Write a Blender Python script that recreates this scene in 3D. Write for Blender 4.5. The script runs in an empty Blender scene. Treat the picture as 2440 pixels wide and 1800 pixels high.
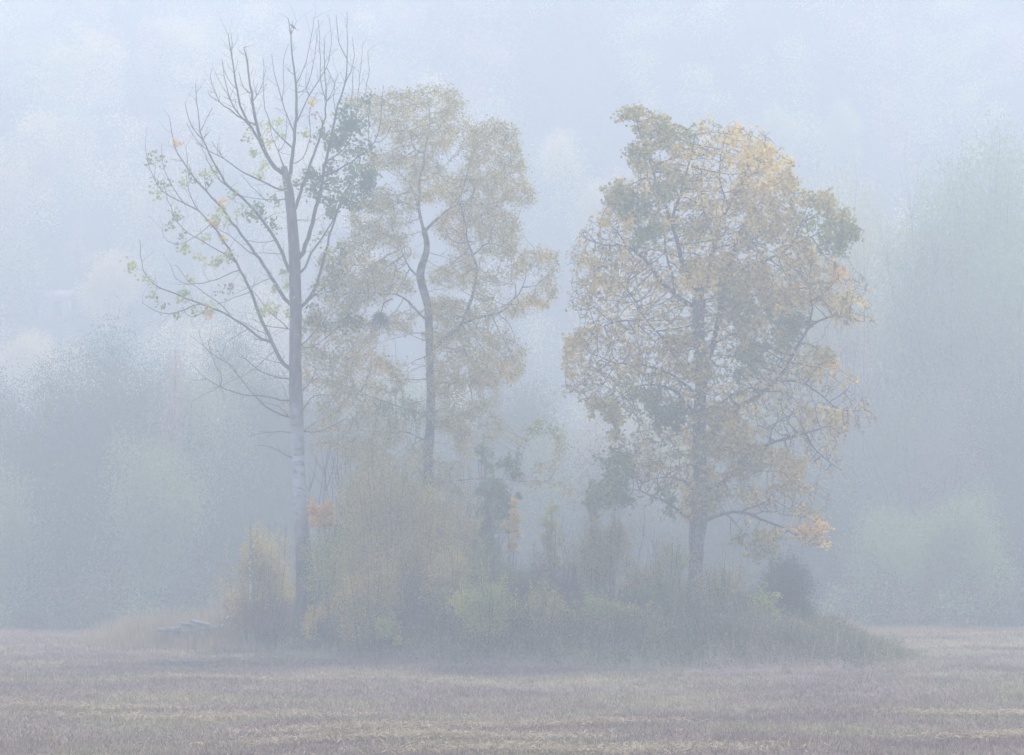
import bpy, math
import numpy as np
from mathutils import Vector
sc = bpy.context.scene
COL = sc.collection
rad = math.radians

# ---------------------------------------------------------------- camera, sky, sun, exposure
F = 5440.0                       # focal length in photo pixels (photo 2440 x 1800)
CZ = 4.4                         # camera height
PITCH = math.atan((1280 - 900) / F)
cam_d = bpy.data.cameras.new('camera')
cam = bpy.data.objects.new('camera', cam_d)
COL.objects.link(cam)
cam_d.sensor_width = 36.0
cam_d.lens = 36.0 * F / 2440.0
cam_d.clip_start = 0.5
cam_d.clip_end = 3000
cam.location = (0, 0, CZ)
cam.rotation_euler = (math.pi / 2 + PITCH, 0, 0)
sc.camera = cam

SUN_EL, SUN_AZ = rad(57), rad(34)          # azimuth from +Y towards +X
world = bpy.data.worlds.new('World')
sc.world = world
world.use_nodes = True
wn = world.node_tree
for n in list(wn.nodes):
    wn.nodes.remove(n)
sky = wn.nodes.new('ShaderNodeTexSky')
sky.sky_type = 'NISHITA'
sky.sun_disc = False
sky.sun_elevation = SUN_EL
sky.sun_rotation = SUN_AZ
sky.air_density = 1.0
sky.dust_density = 1.0
bg = wn.nodes.new('ShaderNodeBackground')
bg.inputs[1].default_value = 0.15
wo = wn.nodes.new('ShaderNodeOutputWorld')
wn.links.new(sky.outputs[0], bg.inputs[0])
wn.links.new(bg.outputs[0], wo.inputs[0])

sun_d = bpy.data.lights.new('sun', 'SUN')
sun_d.energy = 4.3
sun_d.angle = rad(0.5)
sun_d.color = (1.0, 0.93, 0.83)
sun = bpy.data.objects.new('sun', sun_d)
COL.objects.link(sun)
sd = Vector((math.sin(SUN_AZ) * math.cos(SUN_EL), math.cos(SUN_AZ) * math.cos(SUN_EL), math.sin(SUN_EL)))
sun.rotation_euler = sd.to_track_quat('Z', 'Y').to_euler()

sc.view_settings.view_transform = 'Standard'
sc.view_settings.look = 'None'
sc.view_settings.gamma = 1
sc.view_settings.exposure = 0.99
sc.cycles.volume_bounces = 3
sc.cycles.max_bounces = 8
sc.cycles.use_denoising = True
HAZE_DENSITY = 0.0058
HAZE_COLOR = (0.848, 0.916, 1.0, 1)

# ---------------------------------------------------------------- helpers
cp, sp = math.cos(PITCH), math.sin(PITCH)


def W(px, py, Y):
    """photo pixel -> world point at depth Y (metres from the camera along +Y)"""
    px = np.asarray(px, float); py = np.asarray(py, float); Y = np.asarray(Y, float)
    a = (px - 1220) / F
    b = (900 - py) / F
    fy = cp - b * sp
    fz = sp + b * cp
    t = Y / fy
    return np.stack([a * t, Y + 0 * t, CZ + fz * t], -1)


def smooth(a, b, x):
    t = np.clip((x - a) / (b - a), 0, 1)
    return t * t * (3 - 2 * t)


FX = [-40, -18, -14.5, -10, -8, -6, 1.2, 9, 13, 16, 18, 40]
FY = [120, 104, 97.5, 90.5, 85, 81, 75.8, 73.8, 77, 87, 99, 120]


def front(x):
    return np.interp(x, FX, FY)


def island(x, y):
    """how far inside the overgrown island a ground point is (0 outside .. 1)"""
    f = smooth(0, 3.2, y - front(x))
    b = 1 - smooth(97, 103, y)
    s = smooth(-17.5, -13, x) * (1 - smooth(11.5, 16.5, x))
    return f * b * s


def zg(x, y):
    x = np.asarray(x, float); y = np.asarray(y, float)
    z = 0.10 * np.sin(x * 0.21 + 1.0) * np.sin(y * 0.17) + 0.04 * np.sin(x * 0.9 + y * 0.33)
    z = z + 0.9 * island(x, y) * (1 - 0.7 * smooth(8, 15, x)) * (1 - 0.3 * smooth(-9, -12, x))
    z = z + 0.25 * np.exp(-((x - 24) / 9) ** 2 - ((y - 98) / 9) ** 2)
    z = z - 3.6 * smooth(108, 132, y)
    hy = y - 188 - 14 * smooth(30, 120, x) - 6 * np.sin(x * 0.035)
    hill = np.where(hy > 0, (0.62 + 0.22 * smooth(-25, 15, x)) * hy * smooth(-5, 60, hy), 0)
    hill = np.minimum(hill, 118 + 0 * hill)
    z = z + hill + 1.2 * np.sin(x * 0.07) * np.sin(y * 0.05) * smooth(180, 260, y)
    return z


def mesh_from(name, V, Fc, nside, mats, mat_idx=None, smooth_shade=False):
    """V (n,3); Fc (m,k) ints with k in nside"""
    me = bpy.data.meshes.new(name)
    V = np.ascontiguousarray(V, dtype=np.float32)
    me.vertices.add(len(V))
    me.vertices.foreach_set('co', V.ravel())
    Fc = np.ascontiguousarray(Fc, dtype=np.int32)
    m, k = Fc.shape
    me.loops.add(m * k)
    me.loops.foreach_set('vertex_index', Fc.ravel())
    me.polygons.add(m)
    me.polygons.foreach_set('loop_start', np.arange(0, m * k, k, dtype=np.int32))
    me.polygons.foreach_set('loop_total', np.full(m, k, dtype=np.int32))
    if mat_idx is not None:
        me.polygons.foreach_set('material_index', np.ascontiguousarray(mat_idx, dtype=np.int32))
    if smooth_shade:
        me.polygons.foreach_set('use_smooth', np.ones(m, dtype=bool))
    for mm in (mats if isinstance(mats, (list, tuple)) else [mats]):
        me.materials.append(mm)
    me.update(calc_edges=True)
    return me


class QB:
    """collects quads"""
    def __init__(self):
        self.V = []; self.Q = []; self.M = []; self.n = 0

    def add(self, V, Q, m=0):
        V = np.asarray(V, float).reshape(-1, 3); Q = np.asarray(Q).reshape(-1, 4)
        self.V.append(V); self.Q.append(Q + self.n); self.M.append(np.full(len(Q), m)); self.n += len(V)

    def tube(self, P, R, sides=5, m=0, cap=False):
        P = np.asarray(P, float); R = np.asarray(R, float)
        n = len(P)
        if n < 2:
            return
        T = np.gradient(P, axis=0)
        T /= np.linalg.norm(T, axis=1)[:, None] + 1e-9
        mean = T.mean(0)
        ref = np.array([0, 1.0, 0.01]) if abs(mean[1]) < 0.8 * np.linalg.norm(mean) else np.array([1.0, 0, 0])
        A = np.cross(T, ref); A /= np.linalg.norm(A, axis=1)[:, None] + 1e-9
        B = np.cross(T, A)
        a = np.arange(sides) * 2 * math.pi / sides
        V = P[:, None] + R[:, None, None] * (np.cos(a)[None, :, None] * A[:, None] + np.sin(a)[None, :, None] * B[:, None])
        i = np.arange(n - 1)[:, None] * sides; j = np.arange(sides)[None]
        jn = (j + 1) % sides
        Q = np.stack([i + j, i + jn, i + sides + jn, i + sides + j], -1).reshape(-1, 4)
        self.add(V.reshape(-1, 3), Q, m)
        if cap and sides % 2 == 0:
            for base in ((n - 1) * sides, 0):
                q = [[base + k, base + k + 1, base + sides - k - 2, base + sides - k - 1] for k in range(sides // 2 - 1)]
                self.Q.append(np.array(q) + self.n - len(V.reshape(-1, 3))); self.M.append(np.full(len(q), m))

    def leaves(self, P, s, rng, aspect=0.7, up=0.3, m=0):
        P = np.asarray(P, float).reshape(-1, 3)
        n = len(P)
        if n == 0:
            return
        s = np.broadcast_to(np.asarray(s, float), (n,))[:, None] * rng.uniform(0.65, 1.25, (n, 1)) * 0.5
        N = rng.normal(size=(n, 3)); N[:, 2] += up * 2
        N /= np.linalg.norm(N, axis=1)[:, None]
        U = np.cross(N, rng.normal(size=(n, 3))); U /= np.linalg.norm(U, axis=1)[:, None]
        Vv = np.cross(N, U)
        fold = N * s * rng.uniform(-0.3, 0.3, (n, 1))
        V = np.stack([P + U * s, P + Vv * s * aspect + fold + U * s * 0.15, P - U * s, P - Vv * s * aspect + fold + U * s * 0.15], 1)
        Q = np.arange(n * 4).reshape(n, 4)
        self.add(V.reshape(-1, 3), Q, m)

    def box(self, c, size, rz=0, tilt=(0, 0), m=0):
        from mathutils import Euler
        R = np.array(Euler((tilt[0], tilt[1], rz)).to_matrix())
        h = np.array(size) / 2
        V = np.array([[x, y, z] for z in (-1, 1) for y in (-1, 1) for x in (-1, 1)]) * h
        V = V @ R.T + np.array(c)
        Q = [[0, 2, 3, 1], [4, 5, 7, 6], [0, 1, 5, 4], [2, 6, 7, 3], [0, 4, 6, 2], [1, 3, 7, 5]]
        self.add(V, Q, m)

    def mesh(self, name, mats, smooth_shade=False, origin=None):
        V = np.concatenate(self.V); Q = np.concatenate(self.Q); M = np.concatenate(self.M)
        if origin is not None:
            V = V - np.asarray(origin)
        return mesh_from(name, V, Q, 4, mats, M if isinstance(mats, (list, tuple)) else None, smooth_shade)


def link(name, me, parent=None, loc=(0, 0, 0)):
    o = bpy.data.objects.new(name, me)
    COL.objects.link(o)
    o.location = loc
    if parent is not None:
        o.parent = parent
    return o


def tag(o, label=None, cat=None, group=None, kind=None):
    if label: o['label'] = label
    if cat: o['category'] = cat
    if group: o['group'] = group
    if kind: o['kind'] = kind
    return o


def thing(name, label, cat, loc=(0, 0, 0), group=None):
    o = bpy.data.objects.new(name, None)
    COL.objects.link(o)
    o.location = tuple(float(v) for v in loc)
    o.empty_display_size = 0.3
    return tag(o, label, cat, group)


def part(name, qb, mat, root, label=None, smooth_shade=False):
    """mesh part under a root Empty; qb is in world coordinates"""
    me = qb.mesh(name, mat, smooth_shade, origin=np.array(root.location))
    o = link(name, me, root)
    if label: o['label'] = label
    return o


# ---------------------------------------------------------------- materials
def nodes_of(m):
    m.use_nodes = True
    nt = m.node_tree
    for n in list(nt.nodes):
        nt.nodes.remove(n)
    return nt, nt.nodes, nt.links


def ramp(nt, stops):
    r = nt.nodes.new('ShaderNodeValToRGB')
    while len(r.color_ramp.elements) < len(stops):
        r.color_ramp.elements.new(0.5)
    for e, (p, c) in zip(r.color_ramp.elements, stops):
        e.position = p; e.color = (*c, 1)
    return r


def leaf_mat(name, cols, trans=0.45):
    """each leaf its own colour out of the list; leaves let some light through"""
    m = bpy.data.materials.new(name)
    nt, N, L = nodes_of(m)
    geo = N.new('ShaderNodeNewGeometry')
    tc = N.new('ShaderNodeTexCoord')
    no = N.new('ShaderNodeTexNoise'); no.inputs['Scale'].default_value = 0.9; no.inputs['Detail'].default_value = 2
    L.new(tc.outputs['Object'], no.inputs['Vector'])
    mix = N.new('ShaderNodeMath'); mix.operation = 'MULTIPLY_ADD'
    mix.inputs[1].default_value = 0.55
    ad = N.new('ShaderNodeMath'); ad.operation = 'MULTIPLY_ADD'
    ad.inputs[1].default_value = 0.9; ad.inputs[2].default_value = -0.22
    L.new(no.outputs['Fac'], ad.inputs[0])
    L.new(geo.outputs['Random Per Island'], mix.inputs[0])
    L.new(ad.outputs[0], mix.inputs[2])
    k = len(cols)
    r = ramp(nt, [(0.12 + 0.76 * i / max(1, k - 1), c) for i, c in enumerate(cols)])
    L.new(mix.outputs[0], r.inputs[0])
    d = N.new('ShaderNodeBsdfDiffuse'); t = N.new('ShaderNodeBsdfTranslucent')
    mx = N.new('ShaderNodeMixShader'); mx.inputs[0].default_value = trans
    out = N.new('ShaderNodeOutputMaterial')
    L.new(r.outputs[0], d.inputs[0]); L.new(r.outputs[0], t.inputs[0])
    L.new(d.outputs[0], mx.inputs[1]); L.new(t.outputs[0], mx.inputs[2])
    L.new(mx.outputs[0], out.inputs[0])
    return m


def bark_mat(name, dark, light, scale=6, stretch=(1, 1, 0.25), bump=0.3):
    m = bpy.data.materials.new(name)
    nt, N, L = nodes_of(m)
    tc = N.new('ShaderNodeTexCoord'); mp = N.new('ShaderNodeMapping')
    mp.inputs['Scale'].default_value = stretch
    no = N.new('ShaderNodeTexNoise'); no.inputs['Scale'].default_value = scale; no.inputs['Detail'].default_value = 6
    no.inputs['Roughness'].default_value = 0.7
    L.new(tc.outputs['Object'], mp.inputs[0]); L.new(mp.outputs[0], no.inputs['Vector'])
    r = ramp(nt, [(0.42, dark), (0.60, light)])
    L.new(no.outputs['Fac'], r.inputs[0])
    b = N.new('ShaderNodeBsdfPrincipled'); b.inputs['Roughness'].default_value = 0.9
    b.inputs['Specular IOR Level'].default_value = 0.2
    bu = N.new('ShaderNodeBump'); bu.inputs['Strength'].default_value = bump; bu.inputs['Distance'].default_value = 0.03
    L.new(no.outputs['Fac'], bu.inputs['Height']); L.new(bu.outputs[0], b.inputs['Normal'])
    L.new(r.outputs[0], b.inputs['Base Color'])
    out = N.new('ShaderNodeOutputMaterial'); L.new(b.outputs[0], out.inputs[0])
    return m


def aspen_bark():
    """dark furrowed bark at the foot, smooth pale banded bark above it, dull brown-grey higher up"""
    m = bpy.data.materials.new('aspen_bark')
    nt, N, L = nodes_of(m)
    tc = N.new('ShaderNodeTexCoord')
    sep = N.new('ShaderNodeSeparateXYZ'); L.new(tc.outputs['Object'], sep.inputs[0])
    wob = N.new('ShaderNodeTexNoise'); wob.inputs['Scale'].default_value = 2.2; wob.inputs['Detail'].default_value = 4
    L.new(tc.outputs['Object'], wob.inputs['Vector'])
    hz = N.new('ShaderNodeMath'); hz.operation = 'MULTIPLY_ADD'; hz.inputs[1].default_value = 2.4
    L.new(wob.outputs['Fac'], hz.inputs[0]); L.new(sep.outputs['Z'], hz.inputs[2])
    dv = N.new('ShaderNodeMath'); dv.operation = 'MULTIPLY'; dv.inputs[1].default_value = 1 / 24.0
    L.new(hz.outputs[0], dv.inputs[0])
    # pale part of the trunk between roughly 4.2 and 7.8 m
    zone = ramp(nt, [(0.17, (0, 0, 0)), (0.255, (1, 1, 1)), (0.33, (1, 1, 1)), (0.44, (0.12, 0.12, 0.12))])
    L.new(dv.outputs[0], zone.inputs[0])
    mp = N.new('ShaderNodeMapping'); mp.inputs['Scale'].default_value = (1.1, 1.1, 3.0)
    L.new(tc.outputs['Object'], mp.inputs[0])
    bands = N.new('ShaderNodeTexNoise'); bands.inputs['Scale'].default_value = 1.6; bands.inputs['Detail'].default_value = 7; bands.inputs['Distortion'].default_value = 0.9
    L.new(mp.outputs[0], bands.inputs['Vector'])
    pale = ramp(nt, [(0.36, (0.20, 0.20, 0.21)), (0.47, (0.36, 0.37, 0.39)), (0.7, (0.46, 0.47, 0.49))])
    L.new(bands.outputs['Fac'], pale.inputs[0])
    mp2 = N.new('ShaderNodeMapping'); mp2.inputs['Scale'].default_value = (1, 1, 0.2)
    L.new(tc.outputs['Object'], mp2.inputs[0])
    fur = N.new('ShaderNodeTexNoise'); fur.inputs['Scale'].default_value = 9; fur.inputs['Detail'].default_value = 6
    L.new(mp2.outputs[0], fur.inputs['Vector'])
    dark = ramp(nt, [(0.40, (0.022, 0.018, 0.020)), (0.62, (0.11, 0.09, 0.09))])
    L.new(fur.outputs['Fac'], dark.inputs[0])
    mx = N.new('ShaderNodeMix'); mx.data_type = 'RGBA'
    L.new(zone.outputs[0], mx.inputs[0]); L.new(dark.outputs[0], mx.inputs[6]); L.new(pale.outputs[0], mx.inputs[7])
    b = N.new('ShaderNodeBsdfPrincipled'); b.inputs['Roughness'].default_value = 0.85
    b.inputs['Specular IOR Level'].default_value = 0.2
    bu = N.new('ShaderNodeBump'); bu.inputs['Strength'].default_value = 0.5; bu.inputs['Distance'].default_value = 0.04
    L.new(fur.outputs['Fac'], bu.inputs['Height']); L.new(bu.outputs[0], b.inputs['Normal'])
    L.new(mx.outputs[2], b.inputs['Base Color'])
    out = N.new('ShaderNodeOutputMaterial'); L.new(b.outputs[0], out.inputs[0])
    return m


M = {}
M['aspen_bark'] = aspen_bark()
M['aspen_limb'] = bark_mat('aspen_limb', (0.03, 0.026, 0.026), (0.10, 0.09, 0.085), 8)
M['maple_limb'] = bark_mat('maple_limb', (0.028, 0.025, 0.025), (0.11, 0.10, 0.10), 9)
M['birch_bark'] = bark_mat('birch_bark', (0.045, 0.045, 0.045), (0.24, 0.24, 0.23), 4, (1, 1, 1.4))
M['maple_bark'] = bark_mat('maple_bark', (0.05, 0.05, 0.048), (0.23, 0.23, 0.23), 11, (1, 1, 0.6))
M['twig_dark'] = bark_mat('twig_dark', (0.035, 0.028, 0.026), (0.08, 0.065, 0.06), 8)
M['far_bark'] = bark_mat('far_bark', (0.06, 0.055, 0.05), (0.15, 0.14, 0.13), 3)
M['white_stem'] = bark_mat('white_stem', (0.10, 0.10, 0.10), (0.75, 0.74, 0.72), 5, (1, 1, 2))
M['olive'] = leaf_mat('maple_olive', [(0.13, 0.15, 0.035), (0.30, 0.27, 0.06), (0.50, 0.40, 0.09), (0.62, 0.46, 0.12)])
M['yellow'] = leaf_mat('leaf_yellow', [(0.40, 0.28, 0.06), (0.66, 0.48, 0.10), (0.80, 0.60, 0.16), (0.85, 0.64, 0.24)])
M['ochre'] = leaf_mat('leaf_ochre', [(0.20, 0.17, 0.045), (0.44, 0.33, 0.08), (0.66, 0.48, 0.11), (0.78, 0.57, 0.14)])
M['orange'] = leaf_mat('leaf_orange', [(0.60, 0.30, 0.06), (0.80, 0.46, 0.08), (0.88, 0.58, 0.12)])
M['green'] = leaf_mat('leaf_green', [(0.08, 0.13, 0.035), (0.15, 0.21, 0.05), (0.25, 0.30, 0.07), (0.38, 0.36, 0.09)])
M['dark_green'] = leaf_mat('leaf_dark_green', [(0.07, 0.12, 0.045), (0.12, 0.19, 0.06), (0.22, 0.28, 0.08)])
M['lime'] = leaf_mat('leaf_lime', [(0.26, 0.34, 0.07), (0.46, 0.48, 0.10), (0.64, 0.58, 0.15)], .5)
M['birch_leaf'] = leaf_mat('birch_leaf', [(0.17, 0.17, 0.045), (0.34, 0.29, 0.08), (0.53, 0.42, 0.11), (0.64, 0.47, 0.13)])
M['bush_leaf'] = leaf_mat('bush_leaf', [(0.20, 0.22, 0.06), (0.42, 0.36, 0.10), (0.62, 0.48, 0.14), (0.70, 0.52, 0.18)], .5)
M['rust'] = leaf_mat('leaf_rust', [(0.16, 0.10, 0.08), (0.30, 0.18, 0.13), (0.46, 0.32, 0.20)])
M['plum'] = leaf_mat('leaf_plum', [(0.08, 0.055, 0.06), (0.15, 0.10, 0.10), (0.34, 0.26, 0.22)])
M['needle'] = leaf_mat('needle', [(0.03, 0.055, 0.035), (0.055, 0.09, 0.055), (0.10, 0.14, 0.08)], 0.15)
M['far_green'] = leaf_mat('far_green', [(0.05, 0.08, 0.05), (0.08, 0.12, 0.065), (0.13, 0.17, 0.085)])
M['far_mid'] = leaf_mat('far_mid', [(0.20, 0.27, 0.11), (0.27, 0.34, 0.14), (0.35, 0.40, 0.17)])
M['far_pale'] = leaf_mat('far_pale', [(0.36, 0.36, 0.15), (0.46, 0.44, 0.18), (0.56, 0.51, 0.22)])
M['far_yellow'] = leaf_mat('far_yellow', [(0.64, 0.52, 0.24), (0.76, 0.62, 0.31), (0.86, 0.71, 0.40)])
M['far_pink'] = leaf_mat('far_pink', [(0.36, 0.26, 0.20), (0.44, 0.31, 0.23), (0.52, 0.37, 0.27)])
M['straw'] = leaf_mat('straw', [(0.30, 0.23, 0.15), (0.45, 0.36, 0.24), (0.62, 0.52, 0.36)], 0.25)
M['stubble'] = leaf_mat('stubble', [(0.17, 0.13, 0.12), (0.30, 0.235, 0.20), (0.38, 0.32, 0.235), (0.62, 0.50, 0.40)], 0.3)
M['weed'] = leaf_mat('weed', [(0.06, 0.065, 0.04), (0.12, 0.10, 0.08), (0.17, 0.18, 0.09), (0.34, 0.27, 0.20)], 0.3)


def ground_mat():
    m = bpy.data.materials.new('field_soil_and_grass')
    nt, N, L = nodes_of(m)
    tc = N.new('ShaderNodeTexCoord')
    mp = N.new('ShaderNodeMapping'); mp.inputs['Scale'].default_value = (0.16, 0.22, 1)
    L.new(tc.outputs['Object'], mp.inputs[0])
    big = N.new('ShaderNodeTexNoise'); big.inputs['Scale'].default_value = 1; big.inputs['Detail'].default_value = 5
    L.new(mp.outputs[0], big.inputs['Vector'])
    fine = N.new('ShaderNodeTexNoise'); fine.inputs['Scale'].default_value = 9; fine.inputs['Detail'].default_value = 8
    fine.inputs['Roughness'].default_value = 0.75
    L.new(tc.outputs['Object'], fine.inputs['Vector'])
    r1 = ramp(nt, [(0.3, (0.21, 0.155, 0.14)), (0.48, (0.27, 0.205, 0.18)), (0.60, (0.28, 0.245, 0.165)), (0.75, (0.38, 0.29, 0.21))])
    L.new(big.outputs['Fac'], r1.inputs[0])
    big.inputs['Roughness'].default_value = 0.6
    r2 = ramp(nt, [(0.3, (0.55, 0.55, 0.55)), (0.7, (1.45, 1.4, 1.35))])
    L.new(fine.outputs['Fac'], r2.inputs[0])
    mu = N.new('ShaderNodeMix'); mu.data_type = 'RGBA'; mu.blend_type = 'MULTIPLY'; mu.inputs[0].default_value = 1
    L.new(r1.outputs[0], mu.inputs[6]); L.new(r2.outputs[0], mu.inputs[7])
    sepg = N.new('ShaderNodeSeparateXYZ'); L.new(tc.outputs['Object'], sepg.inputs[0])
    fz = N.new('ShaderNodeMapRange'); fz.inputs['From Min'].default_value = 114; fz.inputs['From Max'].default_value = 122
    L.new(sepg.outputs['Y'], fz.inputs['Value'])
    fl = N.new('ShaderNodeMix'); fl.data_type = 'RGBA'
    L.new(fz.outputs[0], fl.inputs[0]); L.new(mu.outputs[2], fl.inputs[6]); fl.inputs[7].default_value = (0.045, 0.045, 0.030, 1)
    b = N.new('ShaderNodeBsdfPrincipled'); b.inputs['Roughness'].default_value = 1
    b.inputs['Specular IOR Level'].default_value = 0.1
    bu = N.new('ShaderNodeBump'); bu.inputs['Strength'].default_value = 0.8; bu.inputs['Distance'].default_value = 0.08
    L.new(fine.outputs['Fac'], bu.inputs['Height']); L.new(bu.outputs[0], b.inputs['Normal'])
    L.new(fl.outputs[2], b.inputs['Base Color'])
    out = N.new('ShaderNodeOutputMaterial'); L.new(b.outputs[0], out.inputs[0])
    return m


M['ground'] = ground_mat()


M['bush_low'] = leaf_mat('bush_low', [(0.08, 0.08, 0.045), (0.16, 0.15, 0.08), (0.24, 0.24, 0.11), (0.44, 0.36, 0.18)], 0.35)


def stubble_mat():
    m = bpy.data.materials.new('stubble')
    nt, N, L = nodes_of(m)
    tc = N.new('ShaderNodeTexCoord'); mp = N.new('ShaderNodeMapping'); mp.inputs['Scale'].default_value = (0.16, 0.22, 1)
    L.new(tc.outputs['Object'], mp.inputs[0])
    big = N.new('ShaderNodeTexNoise'); big.inputs['Scale'].default_value = 1; big.inputs['Detail'].default_value = 5
    big.inputs['Roughness'].default_value = 0.6
    L.new(mp.outputs[0], big.inputs['Vector'])
    r1 = ramp(nt, [(0.33, (0.23, 0.165, 0.155)), (0.47, (0.31, 0.235, 0.20)), (0.58, (0.32, 0.285, 0.185)), (0.76, (0.50, 0.38, 0.27))])
    L.new(big.outputs['Fac'], r1.inputs[0])
    geo = N.new('ShaderNodeNewGeometry')
    r2 = ramp(nt, [(0.0, (0.40, 0.40, 0.42)), (0.6, (1.0, 1.0, 1.0)), (0.9, (1.5, 1.42, 1.3)), (1.0, (2.0, 1.9, 1.7))])
    L.new(geo.outputs['Random Per Island'], r2.inputs[0])
    mu = N.new('ShaderNodeMix'); mu.data_type = 'RGBA'; mu.blend_type = 'MULTIPLY'; mu.inputs[0].default_value = 1
    L.new(r1.outputs[0], mu.inputs[6]); L.new(r2.outputs[0], mu.inputs[7])
    d = N.new('ShaderNodeBsdfDiffuse'); t = N.new('ShaderNodeBsdfTranslucent')
    mx = N.new('ShaderNodeMixShader'); mx.inputs[0].default_value = .3
    out = N.new('ShaderNodeOutputMaterial')
    L.new(mu.outputs[2], d.inputs[0]); L.new(mu.outputs[2], t.inputs[0])
    L.new(d.outputs[0], mx.inputs[1]); L.new(t.outputs[0], mx.inputs[2]); L.new(mx.outputs[0], out.inputs[0])
    return m


M['stubble'] = stubble_mat()

# ---------------------------------------------------------------- ground
xs = np.concatenate([np.linspace(-235, -45, 40), np.linspace(-44, 44, 178), np.linspace(46, 235, 40)])
ys = np.concatenate([np.linspace(-45, 36, 20), np.linspace(37, 125, 178), np.linspace(127, 380, 110)])
X, Yg = np.meshgrid(xs, ys)
V = np.stack([X, Yg, zg(X, Yg)], -1).reshape(-1, 3)
nx, ny = len(xs), len(ys)
i = (np.arange(ny - 1)[:, None] * nx + np.arange(nx - 1)[None]).ravel()
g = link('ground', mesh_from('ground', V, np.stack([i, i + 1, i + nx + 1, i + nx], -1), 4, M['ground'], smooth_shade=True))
tag(g, kind='structure')

# ---------------------------------------------------------------- haze
hz_me = QB(); hz_me.box((0, 172, 66), (480, 444, 148))
hz_m = bpy.data.materials.new('haze')
nt, N, L = nodes_of(hz_m)
pv = N.new('ShaderNodeVolumePrincipled')
pv.inputs['Color'].default_value = HAZE_COLOR
pv.inputs['Density'].default_value = HAZE_DENSITY
pv.inputs['Anisotropy'].default_value = 0.12
ho = N.new('ShaderNodeOutputMaterial')
L.new(pv.outputs[0], ho.inputs['Volume'])
try:
    hz_m.cycles.homogeneous_volume = True
except Exception:
    pass
hz = link('haze', hz_me.mesh('haze', hz_m))
tag(hz, kind='stuff')


# ---------------------------------------------------------------- skeletons (traced limbs + grown twigs)
REG = {'A': (250, 0, 3.177), 'B': (280, 500, 3.177), 'C': (500, 980, 3.177), 'D': (800, 180, 3.303), 'E': (700, 640, 3.177),
       'H': (860, 500, 4.59), 'F': (1340, 220, 2.849), 'G': (1320, 760, 2.754), 'S': (0, 0, 1.0)}


def src(reg, pts):
    ox, oy, s = REG[reg]
    return [(ox + p[0] / s, oy + p[1] / s) + tuple(p[2:]) for p in pts]


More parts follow.
